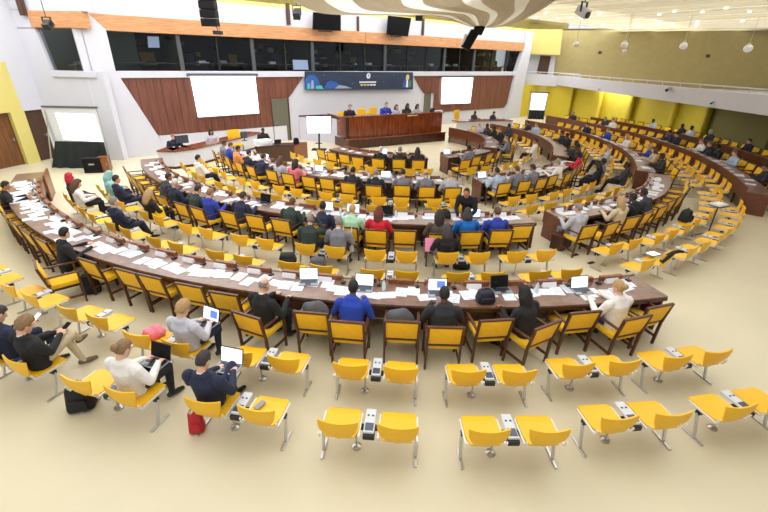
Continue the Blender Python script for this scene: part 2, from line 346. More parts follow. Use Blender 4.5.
mm = MB(); mm.prism([lp(WL1-.05, 5.35, .1), lp(LLEN-.2, 5.35, .1), lp(LLEN-.2, 5.35, -.3), lp(WL1-.05, 5.35, -.3)], (0, 0, .6)); obj('oak_board', mm.mesh('oak_board', M_band, .015), wl)
mm = MB(); mm.prism([lp(WL0, 3.5, .1), lp(LLEN-.3, 3.5, .1), lp(LLEN-.3, 3.5, -.2), lp(WL0, 3.5, -.2)], (0, 0, .25)); obj('ledge', mm.mesh('ledge', M_white, .015), wl)
mm = MB(); 
for z, o in ((3.95, -.9), (4.05, -1.2)): mm.bar(lp(WL0+.1, z, o), lp(WL0+1.2, z+.15, o-.2), .1, .05)
for s in (WL0+.3, WL0+.7, WL0+1.1): mm.bar(lp(s, 3.3, -1.0), lp(s, 4.1, -1.0), .05, .05)
tag(obj('booth_desk', mm.mesh('booth_desk', M_lapgrey)), 'grey framed desk inside the booth window beside the white pillar', 'desk')
# side wall with doors (yellow below the white)
dS = (QC-QN).normalized(); nS = Vector((dS.y, -dS.x, 0))
def sp(s, z, o=0): return QC - dS*s + nS*o + Vector((0, 0, z))
mm = MB(); mm.prism([sp(0, 2.15), sp(16, 2.15), sp(16, 2.15, -.3), sp(0, 2.15, -.3)], (0, 0, 7.5))
ws = struct(obj('wall_side', mm.mesh('wall_side', M_white)))
mm = MB(); mm.prism([sp(.86, 0, .06), sp(1.42, 0, .06), sp(1.42, 0, -.35), sp(.86, 0, -.35)], (0, 0, 2.2)); mm.prism([sp(.9, 2.15, .05), sp(16, 2.15, .05), sp(16, 4.05, .05), sp(.95, 4.05, .05)], nS*-.03); mm.prism([sp(3.6, 0, .04), sp(16, 0, .04), sp(16, 0, -.35), sp(3.6, 0, -.35)], (0, 0, 2.2))
obj('yellow_pier', mm.mesh('yellow_pier', M_yellowwall), ws)
for i, (a, b, mt) in enumerate(((0, .86, M_doordark), (1.42, 3.6, M_doorwood))):
    mm = MB(); mm.prism([sp(a, 0, -.12), sp(b, 0, -.12), sp(b, 0, -.18), sp(a, 0, -.18)], (0, 0, 2.15)); d = struct(obj('door_%d' % (i+3), mm.mesh('door', mt)))
    mm = MB(); mm.prism([sp(a+.12, 1.0, -.12), sp(a+.15, 1.0, -.12), sp(a+.15, 1.0, -.05), sp(a+.12, 1.0, -.05)], (0, 0, .14)); mm.bar(sp(a+.13, 1.07, -.06), sp(a+.27, 1.07, -.06), .02, .02); obj('door_handle', mm.mesh('door_handle', M_alu), d)
    if i == 1: mm = MB(); mm.prism([sp(2.5, .02, -.11), sp(2.52, .02, -.11), sp(2.52, .02, -.13), sp(2.5, .02, -.13)], (0, 0, 2.1)); obj('leaf_gap', mm.mesh('leaf_gap', M_black), d)
# right side: saw-tooth yellow wall under the gallery
def theta_at(px, z, r):
    lo, hi = 50.0, 150.0
    def xpix(t):
        p = PT(r, t, z) - CAMP; d = p.dot(_Fw); u, v = p.dot(_R)/d, p.dot(_U)/d
        return 384 + F*(u*cR + v*sR)
    for _ in range(40):
        mid = (lo+hi)/2
        if xpix(mid) > px: lo = mid
        else: hi = mid
    return (lo+hi)/2
RW = 20.9
teeth = [theta_at(px, 1.6, RW) for px in (830, 768+10, 709, 676, 633, 602, 572, 540)]
mm = MB(); pts = []
for i in range(len(teeth)-1):
    pts += [PT(RW-.35, teeth[i]), PT(RW+.35, teeth[i+1]+.45)]
pts = [PT(RW, 40), PT(RW, teeth[0]-.5)] + pts + [PT(RW+.3, teeth[-1]), WP(19.0, 0, 0)]
M_tooth = mat('olive_yellow_paint', (220, 200, 66), .65, noise=.05, nscale=1.5); M_tooth2 = mat('dark_olive', (132, 124, 72), .8, noise=.05, nscale=1.5)  # the nearer teeth get a darker olive than the others
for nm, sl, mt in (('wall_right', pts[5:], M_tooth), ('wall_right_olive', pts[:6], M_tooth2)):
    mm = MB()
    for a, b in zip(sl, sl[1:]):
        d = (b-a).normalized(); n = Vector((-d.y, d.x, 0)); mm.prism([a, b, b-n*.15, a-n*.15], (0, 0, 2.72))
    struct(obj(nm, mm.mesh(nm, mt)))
# gallery: slab, fascia, rail, wall behind
GX = 15.0
mm = MB(); mm.box((27.15, 24, 2.79), (24, 40, .1)); struct(obj('ceiling_gallery_soffit', mm.mesh('ceiling_gallery_soffit', M_white)))
mm = MB(); mm.box((GX+.1, 23.0, 3.08), (.2, 33.5, .74)); struct(obj('wall_gallery_fascia', mm.mesh('wall_gallery_fascia', M_white, .02)))
PF0 = Vector((15.0, 39.6, 0)); NB0 = Vector((-.25, -.97, 0)).normalized()
gr = tag(empty('gallery_railing', (GX+.08, 8, 3.45)), 'white slim metal railing along the top of the gallery front', 'railing')
mm = MB(); mm.tube([(0, 0, .19), (0, 31.5, .19)], .028); obj('handrail', mm.mesh('handrail', M_white), gr)
for i in range(22):
    mm = MB(); mm.tube([(0, i*1.5, -.01), (0, i*1.5, .18)], .016, 6); obj('baluster', mm.mesh('baluster', M_white), gr)
ra, rb_ = on_plane(527, 71.5, PF0, NB0)-gr.location, on_plane(580, 74, PF0, NB0)-gr.location
mm = MB(); mm.tube([ra, rb_], .028); obj('handrail', mm.mesh('handrail', M_white), gr)
for k_ in range(5):
    pt_ = ra.lerp(rb_, k_/4); mm = MB(); mm.tube([pt_-Vector((0, 0, .2)), pt_], .016, 6); obj('baluster', mm.mesh('baluster', M_white), gr)
oa, ob = G(552, 30.2, CEIL), G(768, 28, CEIL); oa.z = ob.z = 0; od = (ob-oa).normalized(); ob = ob + od*14; on = Vector((od.y, -od.x, 0))
mm = MB(); mm.prism([oa+Vector((0, 0, 2.8)), ob+Vector((0, 0, 2.8)), ob-on*.2+Vector((0, 0, 2.8)), oa-on*.2+Vector((0, 0, 2.8))], (0, 0, 4.4)); struct(obj('wall_gallery', mm.mesh('wall_gallery', M_olive)))
# return between pillar and gallery: white wall with a brown door and a yellow block above
def facing(corn, P, n, th, name, mt): 
    q = [on_plane(x, y, P, n) for x, y in corn]; k = MB(); k.prism(q, n*th); return k.mesh(name, mt)
PB = Vector((14.0, 41.0, 0)); PF = Vector((15.0, 39.6, 0)); nB = Vector((-.25, -.97, 0)).normalized()
struct(obj('wall_return', facing([(524, 52), (556, 52), (553, 80), (519, 80)], PB, nB, -.2, 'wall_return', M_white)))
struct(obj('wall_block', facing([(527, 24), (563, 26), (560, 55), (527, 54)], PB+nB*.9, nB, -1.0, 'wall_block', M_yellowwall)))
struct(obj('wall_end', facing([(519, 80), (562, 82), (556, 126), (512, 126)], PB+nB*.05, nB, -.2, 'wall_end', M_yellowwall)))
struct(obj('wall_gallery_return', facing([(527, 74.2), (580.5, 76.6), (580.5, 88), (525, 84.5)], PF, nB, -.2, 'wall_gallery_return', M_white)))
struct(obj('door_5', facing([(540.5, 55.5), (551, 56.3), (547.5, 74), (536.5, 73)], PB, nB, .04, 'door', M_doordark)))
# ceiling with louvres (they run square to the front wall)
mm = MB(); c0 = WO + WN*4.2
A_ = [c0 - WD*22, c0 + WD*44, c0 + WD*44 + WN*42, c0 - WD*22 + WN*42]
mm.prism([p + Vector((0, 0, CEIL)) for p in A_], (0, 0, .15)); ce = struct(obj('ceiling', mm.mesh('ceiling', M_ceil)))
for i in range(-4, 26):
    s = i*1.15 + 3.3
    mm = MB(); a = WO + WD*s + WN*4.25; b = WO + WD*s + WN*34
    mm.prism([a+Vector((0, 0, 6.92)), b+Vector((0, 0, 6.92)), b+WD*.98+Vector((0, 0, 7.0)), a+WD*.98+Vector((0, 0, 7.0))], (0, 0, .012)); obj('louvre', mm.mesh('louvre', M_louvre if i % 3 else M_louvre2), ce)
rl = random.Random(5)
for i in range(44):
    s = rl.randint(4, 24)*1.15 + 3.0; w = 5.0 + rl.random()*16
    mm = MB(); mm.lathe((0, 0, 0), [(.07, -.06), (.09, 0)], 10); q = WO + WD*s + WN*w; o = obj('downlight', mm.mesh('downlight', M_lamp), ce, (q.x, q.y, 7.06))
# gallery wall small plates
for x, y in ((600, 52.5), (708, 56)):
    q = on_plane(x, y, oa + on*.02, on); mm = MB(); mm.box((0, 0, 0), (.28, .05, .22), rz=math.atan2(od.y, od.x)); mm.box((0, -.02, 0), (.16, .06, .1), rz=math.atan2(od.y, od.x)); tag(obj('wall_speaker', mm.mesh('wall_speaker', M_doordark), None, q), 'small brown wall speaker fixed to the olive gallery wall', 'speaker', 'gallery wall speakers')
# ------------------------------------------------------------------ curved desks
def arc_solid(mb, r0, r1, t0, t1, z0, z1, mi=0, step=1.2):
    n = max(2, int((t1-t0)/step*max(1, r1/8)));  vs = []; fs = []
    for i in range(n+1):
        t = t0+(t1-t0)*i/n
        for r, z in ((r0, z0), (r1, z0), (r1, z1), (r0, z1)): vs.append(PT(r, t, z))
    for i in range(n):
        for k in range(4): fs.append((i*4+k, i*4+(k+1) % 4, (i+1)*4+(k+1) % 4, (i+1)*4+k))
    fs.append((3, 2, 1, 0)); fs.append((n*4, n*4+1, n*4+2, n*4+3)); mb.add(vs, fs, mi)
def curved_desk(label, rin, rout, t0, t1, seats, front=.757, lip=True, cols=None):
    mid = PT((rin+rout)/2, (t0+t1)/2); t = tag(empty('conference_desk', (0, 0, 0)), label, 'desk')
    m = MB(); arc_solid(m, rin+.02, rout, t0, t1, .715, .75); obj('top', m.mesh('top', M_desktop), t)
    m = MB(); arc_solid(m, rout-.03, rout+.012, t0, t1, .66, .714); obj('edge_rail', m.mesh('edge_rail', M_deskdark), t)
    m = MB(); arc_solid(m, rin-.02, rin+.02, t0, t1, .40, front); obj('front_fascia', m.mesh('front_fascia', M_deskfront), t)
    n = max(1, round(math.radians(t1-t0)*rin*.97/1.35)); st = (t1-t0)/n; da = math.degrees(.02/rin)
    for i in range(n):
        m = MB(); arc_solid(m, rin+.10, rin+.13, t0+i*st+da, t0+(i+1)*st-da, .02, .70); obj('front_panel', m.mesh('front_panel', M_deskgrey), t)
    for i in range(n+1):
        m = MB(); tt = t0+i*st; w = math.degrees(.025/rin); a = max(t0, tt-w); b = min(t1, tt+w)
        end = i in (0, n)
        arc_solid(m, rin+.025, rout-.05 if end else rin+.4, a, b, 0, .712); obj('end_panel' if end else 'leg', m.mesh('support', M_deskfront if end else M_deskdark), t)
    if lip:
        for s in seats:
            h = math.degrees(.23/rin); m = MB(); arc_solid(m, rin+.03, rin+.10, s-h, s+h, .751, .835); obj('raised_lip', m.mesh('raised_lip', M_lip), t)
            m = MB(); p = PT(rin+.18, s+h*1.25, .75); rz = RZ(rin, s); m.box((0, 0, .015), (.07, .09, .03), rx=-.12); m.tube([(0, .02, .03), (0, -.02, .12), (0, -.07, .17)], .005, 6); m.ell((0, -.08, .175), (.011, .018, .011), 8, 6)
            o = obj('delegate_microphone', m.mesh('delegate_microphone', M_blackpl), t); o.location = p; o.rotation_euler = (0, 0, rz)
    return t
sA = [12.2, 9.9, 7.6, 5.0, 2.5, -.1, -2.5, -5.0, -7.4, -9.9, -12.5, -15.2, -17.9, -20.5, -23.4, -26.2, -29.6, -32.6, -35.6, -38.4, -41, -43.6, -46.2, -48.8, -51.4]
sB = [10.4, 7.5, 4.4, 1.1, -2.3, -5.2, -8.4, -11.8, -15.4, -18.8, -22.3, -25.8, -29.3, -33.0, -37.0, -40.6, -44.2, -47.8, -51.4, -55]
sBR = [19.0, 22.0, 25.2, 28.6, 32.0, 35.4, 38.8, 42.2, 45.6, 49.0]
sB2 = [58.5+3.55*i for i in range(19)]
sC = [4.6, 1.7, -3.0, -8.2, -13.2, -18.1, -22.8, -27.6, -32.6, -38.4, -43.8, -50, -55.6]
sCR = [17.9, 22.8, 27.6, 32.2, 37.0, 42.2, 47.4, 52]
sC2 = [65+5.2*i for i in range(13)]
sD = [-42.5, -35.5, -28.6, -21.2, -13.1, -4.9, 3.0]
sDR = [23, 31, 39.5, 48]
sD2 = [66+8.2*i for i in range(9)]
sR1 = [56.0+2.75*i for i in range(28)]
sR2 = [76+2.45*i for i in range(20)]
curved_desk('outermost long curved walnut conference desk crossing the hall, covered with papers', 15.45, 16.25, -57, 14.3, sA)
curved_desk('long curved walnut conference desk one ring inside the outermost one', 11.72, 12.5, -60, 13.3, sB)
curved_desk('curved walnut desk section across the aisle with grey suited man at its end', 11.72, 12.5, 17, 54, sBR)
curved_desk('curved walnut desk with tall fascia continuing the second ring below the gallery', 11.25, 12.0, 55, 132, sB2, .88, False)
curved_desk('curved walnut conference desk in the third ring facing the podium', 8.0, 8.75, -60, 8, sC)
curved_desk('curved walnut desk section of the third ring across the aisle', 8.0, 8.75, 15, 54.5, sCR)
curved_desk('third ring desk with dark fascia seen from its front', 7.65, 8.4, 61, 134, sC2, .88, False)
curved_desk('innermost short curved walnut desk directly before the podium', 4.05, 4.85, -48, 9, sD)
curved_desk('innermost short desk section holding one grey suited delegate', 4.05, 4.85, 20, 54, sDR)
curved_desk('innermost desk with panelled walnut front beside the podium', 4.2, 4.95, 62, 141, sD2, .88, False)
curved_desk('long curved walnut desk under the gallery edge ending in a plain end board', 14.75, 15.5, 51, 134, sR1, .88, False)
curved_desk('hindmost curved desk along the yellow wall beneath the gallery', 17.6, 18.35, 70, 126, sR2, .88, False)
# plain upright board closing the outermost desk by the doors
m = MB(); arc_solid(m, 15.37, 15.42, -57, -52.8, 0, .86); tag(obj('standing_board', m.mesh('standing_board', M_lip)), 'upright brown board at the door end of the outermost desk', 'board')
# ------------------------------------------------------------------ armchair
W, D = .56, .54
def armchair_meshes():
    P = {}
    m = MB(); m.box((0, .02, .44), (W-.09, D-.07, .09)); P['seat'] = m.mesh('seat', M_fabric, .025, True)
    # back panel, reclined: bottom (y -.22,z .5) to top (y -.30,z .86)
    m = MB(); m.box((0, -.262, .685), (W-.075, .055, .335), rx=-.0); 
    for i, v in enumerate(m.v): m.v[i] = (v[0], v[1]-(v[2]-.685)*.24, v[2])
    P['backrest'] = m.mesh('backrest', M_fabric, .012, True)
    m = MB(); m.box((0, -.312, .872), (W, .045, .036)); P['top_rail'] = m.mesh('top_rail', M_chairwood, .008)
    m = MB(); m.box((0, -.222, .495), (W-.07, .04, .035)); P['lower_rail'] = m.mesh('lower_rail', M_chairwood)
    m = MB(); m.bar((0, -.21, 0), (0, -.235, .45), .032, .045); m.bar((0, -.235, .45), (0, -.318, .885), .032, .042); P['rear_leg'] = m.mesh('rear_leg', M_chairwood)
    m = MB(); m.bar((0, .24, 0), (0, .24, .64), .034, .036); P['front_leg'] = m.mesh('front_leg', M_chairwood)
    m = MB(); m.bar((0, -.27, .665), (0, .30, .655), .046, .028); P['armrest'] = m.mesh('armrest', M_chairwood, .006)
    m = MB(); m.bar((0, -.22, .16), (0, .24, .16), .025, .04); P['stretcher'] = m.mesh('stretcher', M_chairwood)
    m = MB(); m.box((0, .235, .385), (W-.07, .025, .05)); P['seat_rail'] = m.mesh('seat_rail', M_chairwood)
    return P
AP = armchair_meshes()
def armchair_proto():
    t = empty('armchair')
    for n in ('seat', 'backrest', 'top_rail', 'lower_rail', 'seat_rail'): obj(n, AP[n], t)
    for s in (-1, 1):
        for n, nm in (('rear_leg', 'leg'), ('front_leg', 'leg'), ('armrest', 'armrest'), ('stretcher', 'stretcher')): obj(nm, AP[n], t, (s*(W/2-.018), 0, 0))
    return t
ARM = armchair_proto()
def joined(root, name):
    """one mesh out of a thing's parts, for copies too small to show them"""
    bm = bmesh.new(); mats = []
    def rec(o, M):
        for ch in o.children:
            L = M @ Matrix.LocRotScale(ch.location, ch.rotation_euler.to_quaternion(), ch.scale)
            if ch.data:
                tmp = ch.data.copy(); tmp.transform(L); mp = []
                for mt in tmp.materials:
                    if mt not in mats: mats.append(mt)
                    mp.append(mats.index(mt))
                n0 = len(bm.faces); bm.from_mesh(tmp); bm.faces.ensure_lookup_table()
                for f in bm.faces[n0:]: f.material_index = mp[f.material_index]
                bpy.data.meshes.remove(tmp)
            rec(ch, L)
    rec(root, Matrix.Identity(4)); me = bpy.data.meshes.new(name); bm.to_mesh(me); bm.free()
    for mt in mats: me.materials.append(mt)
    return me
ARM_FAR = joined(ARM, 'armchair')
used = {}
SEATS = []
def place(proto, far_mesh, name, loc, rz, label, cat, group, far):
    if far: o = obj(name, far_mesh)
    else: o = copy_tree(proto)
    o.name = name; o.location = loc; o.rotation_euler = (0, 0, rz); tag(o, label, cat, group); return o
ORD = 'first second third fourth fifth sixth seventh eighth ninth tenth eleventh twelfth thirteenth fourteenth fifteenth sixteenth seventeenth eighteenth nineteenth twentieth'.split() + ['twenty-'+w for w in 'first second third fourth fifth sixth seventh eighth ninth'.split()]
def nth(i, what, ref): return '%s %s counting from %s' % (ORD[i], what, ref)
def arm(r, t, dr=0.0, label='', group=None, far=False):
    """r: radius of the top rail"""
    rz = RZ(r, t) + math.radians(dr); c = PT(r, t); f = Vector((-math.sin(rz), math.cos(rz), 0))
    o = place(ARM, ARM_FAR, 'armchair', c + f*.31, rz, label, 'chair', group, far)
    SEATS.append([c + f*.31, rz, False, 'arm', o]); return o
LA = 'walnut armchair with yellow upholstery drawn up to the outermost curved desk'; GA = 'armchairs along the outermost desk'
for t, r, dr, lab in [(12.2, 16.66, 6, 'walnut and yellow armchair standing empty at the aisle end of the outermost desk'), (10.1, 16.85, 8, 'walnut armchair behind the person in the white sweater'), (7.6, 16.66, 3, None),
        (5.0, 16.95, 24, 'walnut armchair turned askew behind the black dressed person with long dark hair'), (2.5, 16.8, 5, None), (-.2, 17.0, 0, 'walnut armchair behind the dark suited man with an open laptop'), (-2.4, 16.9, 0, None), (-5.2, 17.0, 0, 'walnut armchair behind the man in the bright blue suit'),
        (-7.2, 16.85, 2, None), (-10.4, 17.1, -12, 'walnut armchair angled away behind the bald man in a black suit'), (-12.7, 16.62, 0, None), (-15.2, 16.55, 0, None), (-18.2, 16.53, 0, None), (-20.2, 16.53, 0, None), (-23.7, 16.55, 0, None),
        (-25.9, 17.1, -20, 'walnut armchair pulled far out and turned beside the black jacketed man')]:
    arm(r, t, dr, lab or LA, None if lab else GA)
for t in (-30, -32.7, -35.5, -38.1, -40.7, -43.3, -45.9, -48.5, -51.1): arm(16.5, t, 0, 'walnut and yellow armchair in the tight row curving towards the doors', 'tight row of armchairs by the doors')
LBs = 'walnut armchair with yellow back at the second curved desk ring'; GB = 'armchairs along the second desk ring'
for t, r in [(10.4, 12.95), (7.6, 13.2), (4.4, 13.25), (1.1, 13.4), (-2.3, 13.25), (-5.2, 13.3), (-8.2, 13.25), (-11.6, 13.25), (-15.6, 13.2), (-18.8, 13.2), (-22.2, 13.25), (-26.1, 13.4), (-28.9, 13.4), (-33, 13.35), (-37.3, 13.2), (-41, 13.15), (-44.6, 13.1), (-48, 13.1), (-51.5, 13.1)]:
    arm(r, t, random.uniform(-4, 4), LBs, GB)
for t, r in [(17.6, 13.3), (20.6, 13.35), (24.4, 13.25), (27.6, 13.2), (31.4, 13.1)] + [(35+3.4*i, 13.05) for i in range(5)]:
    arm(r, t, random.uniform(-3, 8), 'walnut armchair with yellow back at the desk section across the aisle', 'armchairs at the desk across the aisle')
for t, r in [(6.6, 9.65), (1.8, 9.55), (-2.9, 9.45), (-8.2, 9.65), (-13.3, 9.55), (-18.3, 9.35), (-22.5, 9.37), (-27.6, 9.4), (-32.3, 9.4), (-38.6, 9.5), (-43.7, 9.5), (-50.3, 9.5), (-55.6, 9.55), (-59.4, 9.7)]:
    arm(r, t, random.uniform(-3, 3), 'walnut and yellow armchair at the third curved desk ring', 'armchairs along the third desk ring')
for t, r in [(17.9, 9.35), (22.9, 9.35), (27.7, 9.35), (32.2, 9.3), (36.9, 9.3), (42, 9.25), (46.5, 9.2), (51, 9.3)]:
    arm(r, t, random.uniform(-2, 6), 'walnut and yellow armchair at the third ring across the aisle', 'armchairs of third ring across the aisle')
for t, r in [(-43, 5.65), (-35.5, 5.7), (-28.8, 5.7), (-21.4, 5.9), (-13.1, 5.85), (-4.9, 5.75), (2.8, 5.8)]: arm(r, t, 0, 'yellow armchair at the innermost desk before the podium', 'armchairs at the innermost desk')
for t, r in [(21.4, 6.0), (29.5, 5.65), (38.5, 5.55), (47.3, 5.5)]: arm(r, t, 8, 'yellow armchair at the innermost desk section across the aisle', 'armchairs at innermost desk across aisle')
for ts, r, lab, g in ((sD2, 5.8, 'yellow armchair behind the innermost panelled desk beside the podium', 'armchairs behind innermost panelled desk'), (sC2, 9.25, 'yellow armchair behind the third ring dark fascia desk', 'armchairs behind third ring dark fascia'),
                      (sB2, 12.85, 'yellow armchair behind the second ring desk below the gallery', 'armchairs behind second ring below gallery'), (sR1, 16.35, 'yellow armchair behind the long desk under the gallery edge', 'armchairs under the gallery edge'), (sR2, 19.2, 'yellow armchair in the hindmost row along the yellow wall', 'armchairs along the yellow wall')):
    for t in ts: arm(r, t, random.uniform(-6, 6), lab, g, True)
# ------------------------------------------------------------------ twin seat on a beam
def shell_grid(fn, nu, nv, th, name, material):
    m = MB(); vs = []; fs = []
    top = [[Vector(fn(-1+2*i/nu, j/nv)) for i in range(nu+1)] for j in range(nv+1)]
    nrm = [[None]*(nu+1) for _ in range(nv+1)]
    for j in range(nv+1):
        for i in range(nu+1):
            a = top[j][min(i+1, nu)]-top[j][max(i-1, 0)]; b = top[min(j+1, nv)][i]-top[max(j-1, 0)][i]; nrm[j][i] = a.cross(b).normalized()
    for j in range(nv+1):
        for i in range(nu+1): vs.append(top[j][i])
    for j in range(nv+1):
        for i in range(nu+1): vs.append(top[j][i]-nrm[j][i]*th)
    w = nu+1; o = w*(nv+1)
    for j in range(nv):
        for i in range(nu): q = (j*w+i, j*w+i+1, (j+1)*w+i+1, (j+1)*w+i); fs.append(q); fs.append(tuple(o+k for k in q[::-1]))
    for i in range(nu): fs.append((i, o+i, o+i+1, i+1)); fs.append((nv*w+i, nv*w+i+1, o+nv*w+i+1, o+nv*w+i))
    for j in range(nv): fs.append((j*w, (j+1)*w, o+(j+1)*w, o+j*w)); fs.append((j*w+nu, o+j*w+nu, o+(j+1)*w+nu, (j+1)*w+nu))
    m.add(vs, fs); return m.mesh(name, material, 0, True)
def pan(u, v):        # v 0 rear, 1 front
    k = 1-.10*max(0, (v-.75)/.25)**2-.22*max(0, (.3-v)/.3)**2
    return (u*.215*k, -.20+.45*v-.03*(u*u)*max(0, v-.6), .437+.012*u*u - .05*max(0, v-.75)**2*16*.5 - .02*max(0, .25-v))
def bck(u, v):        # v 0 low edge (rounded), 1 top edge (flared ends)
    h = .012+.225*math.sqrt(max(0, 1-(1-v)**1.9))
    return (u*h, -.20-.085*v+.04*u*u*(.3+.7*v)-.03*math.sin(math.pi*v), .395+.325*v+.015*u*u*v)
TP = {'seat': shell_grid(pan, 8, 8, .022, 'seat', M_shell), 'backrest': shell_grid(bck, 10, 6, .02, 'backrest', M_shell)}
m = MB(); m.bar((0, -.21, .43), (0, .18, .425), .016, .026); m.bar((0, -.205, .43), (0, -.24, .52), .014, .024); TP['side_rail'] = m.mesh('side_rail', M_rail)
m = MB(); m.box((0, .02, .375), (1.16, .055, .05)); TP['beam'] = m.mesh('beam', M_blackpl)
m = MB(); m.bar((0, .02, .37), (0, -.06, .03), .038, .028); m.bar((0, -.19, .014), (0, .12, .014), .038, .024); TP['leg'] = m.mesh('leg', M_alu, .006)
m = MB(); m.tube([(0, .02, .36), (0, .02, .25), (.0, .04, .03)], .014, 8); m.lathe((0, .04, 0), [(.062, 0), (.062, .016), (.03, .034)], 12); TP['pedestal'] = m.mesh('pedestal', M_alu, 0, True)
m = MB(); m.box((0, .03, .468), (.13, .36, .04)); TP['console'] = m.mesh('console', M_console, .012)
m = MB(); m.box((0, -.07, .489), (.10, .11, .008)); TP['console_display'] = m.mesh('console_display', M_cscreen)
m = MB(); m.lathe((0, .10, .487), [(.014, 0), (.014, .006)], 8)
TP['console_knob'] = m.mesh('console_knob', M_ink)
m = MB(); m.box((0, -.10, .42), (.14, .16, .07)); TP['console_box'] = m.mesh('console_box', M_blackpl, .01)
def twin_proto():
    t = empty('twin_seat')
    for s in (-1, 1):
        st = obj('seat', TP['seat'], t, (s*.34, 0, 0)); obj('backrest', TP['backrest'], t, (s*.34, 0, 0)); obj('leg', TP['leg'], t, (s*.57, 0, 0))
        for e in (-1, 1): obj('side_rail', TP['side_rail'], t, (s*.34+e*.228, 0, 0))
    obj('beam', TP['beam'], t); obj('pedestal', TP['pedestal'], t, (-.17, 0, 0))
    c = obj('console', TP['console'], t); obj('display', TP['console_display'], c); obj('knob', TP['console_knob'], c, (-.027, 0, 0)); obj('knob', TP['console_knob'], c, (.027, 0, 0)); obj('console_box', TP['console_box'], c)
    return t
TWIN = twin_proto(); TWIN_FAR = joined(TWIN, 'twin_seat')
def twin(r, t, label, group, dr=0.0, far=False):
    rz = RZ(r, t)+math.radians(dr)
    for s in (-1, 1): SEATS.append([PT(r, t) + Vector((math.cos(rz), math.sin(rz), 0))*(s*.34), rz, False, 'twin'])
    return place(TWIN, TWIN_FAR, 'twin_seat', PT(r, t), RZ(r, t)+math.radians(dr), label, 'seat', group, far)
E1 = ('yellow twin seat with grey console in the row behind the outermost armchairs', 'twin seats behind outermost armchairs')
E2 = ('yellow twin seat with grey console in the hindmost row on open floor', 'hindmost twin seats on open floor')
for t in (-30.0, -24.7, -19.3): twin(17.36, t, 'empty yellow twin seat near the pulled out armchair and reading men', 'twin seats near the reading men')
twin(17.52, -14.0, 'yellow twin seat with pink scarf holding the grey haired laptop user', None)
for t in (-8.7, -3.5, 1.6, 6.6, 11.5): twin(17.5 if t < 5 else 17.4, t, *E1)
twin(18.5, -19.4, 'yellow twin seat holding two reading men in dark jackets', None)
twin(18.5, -14.0, 'yellow twin seat holding the white topped laptop user, black bag below', None)
twin(18.42, -8.6, 'yellow twin seat with a phone on it beside the navy suited laptop user', None)
for t in (-3.5, 1.7, 6.55, 11.5): twin(18.47 if t < 5 else 18.33, t, *E2)
LBA = ('yellow twin seat in the first row between the outer two desks', 'first twin row between outer desks'); LBB = ('yellow twin seat close against the outermost desk front', 'twin seats against outermost desk front')
for t in (-45.2, -38.5, -30.5, -23.5, -16.7, -9.9, -3.5, 2.9, 9.1): twin(13.80, t, *LBA)
for t in (19.2, 25.4, 31.4, 37.5, 43.8, 50): twin(13.82 if t < 30 else 13.75, t, 'yellow twin seat in the inner curve of seats on open floor by the gallery', 'inner open floor twin seats by gallery', 4)
for t in (-43.2, -36.6, -30.0, -23.3, -16.5, -9.9, -3.4, 3.0, 9.3): twin(14.72, t, *LBB)
for t in (19.1, 25.2, 31.2, 37.3, 43.4): twin(14.68-.006*(t-19)**1.3, t, 'yellow twin seat in the outer curve of seats on open floor by the gallery', 'outer open floor twin seats by gallery', 5)
for t in (56.2, 63, 70.2, 77.8, 85, 92.5, 100, 107.5, 115): twin(14.2, t, 'yellow twin seat standing against the long desk under the gallery edge', 'twin seats before the gallery edge desk', 0, t > 72)
for t in (58, 65, 72, 79.5, 87, 94.5, 102, 110): twin(13.45, t, 'yellow twin seat in the second curve before the gallery edge desk', 'second twin row before gallery desk', 0, t > 72)
for t in (-54, -44, -33.6, -23.7, -14.1, -4.8, 4.5): twin(10.02, t, 'yellow twin seat in first row between second and third desk rings', 'first twin row between second and third rings')
for t in (-53, -43.5, -34.3, -24.5, -14.4, -4.9, 4.5): twin(10.84, t, 'yellow twin seat close against the front of second desk ring', 'twin seats against second desk ring')
for t in (18.4, 27.4, 36, 44.6, 52): twin(10.05, t, 'yellow twin seat across the aisle behind the third ring armchairs', 'twin seats behind third ring across aisle', 3)
for t in (18.6, 27.8, 36.4, 45): twin(10.9, t, 'yellow twin seat across the aisle against the second ring desk', 'twin seats against second ring across aisle', 3)
for t in (64, 72.5, 81, 89.5, 98, 107, 116): twin(10.1, t, 'yellow twin seat behind the third ring dark fascia desk chairs', 'twin seats behind third ring dark fascia', 0, True)
for t in (66, 76, 85, 94, 103, 112): twin(10.8, t, 'yellow twin seat against the second ring desk below gallery', 'twin seats against second ring below gallery', 0, True)
for t in (-48, -32.6, -16.8, 2): twin(6.3, t, 'yellow twin seat between the innermost and third desk rings', 'twin seats behind innermost desk')
for t in (23.7, 39.8, 54): twin(6.35, t, 'yellow twin seat across the aisle behind innermost desk armchairs', 'twin seats behind innermost desk across aisle')
for t in (70, 84, 98, 112, 126): twin(6.7, t, 'yellow twin seat facing away from the third ring dark fascia', 'twin seats before third ring dark fascia', 0, True)
drop_tree(ARM); drop_tree(TWIN)
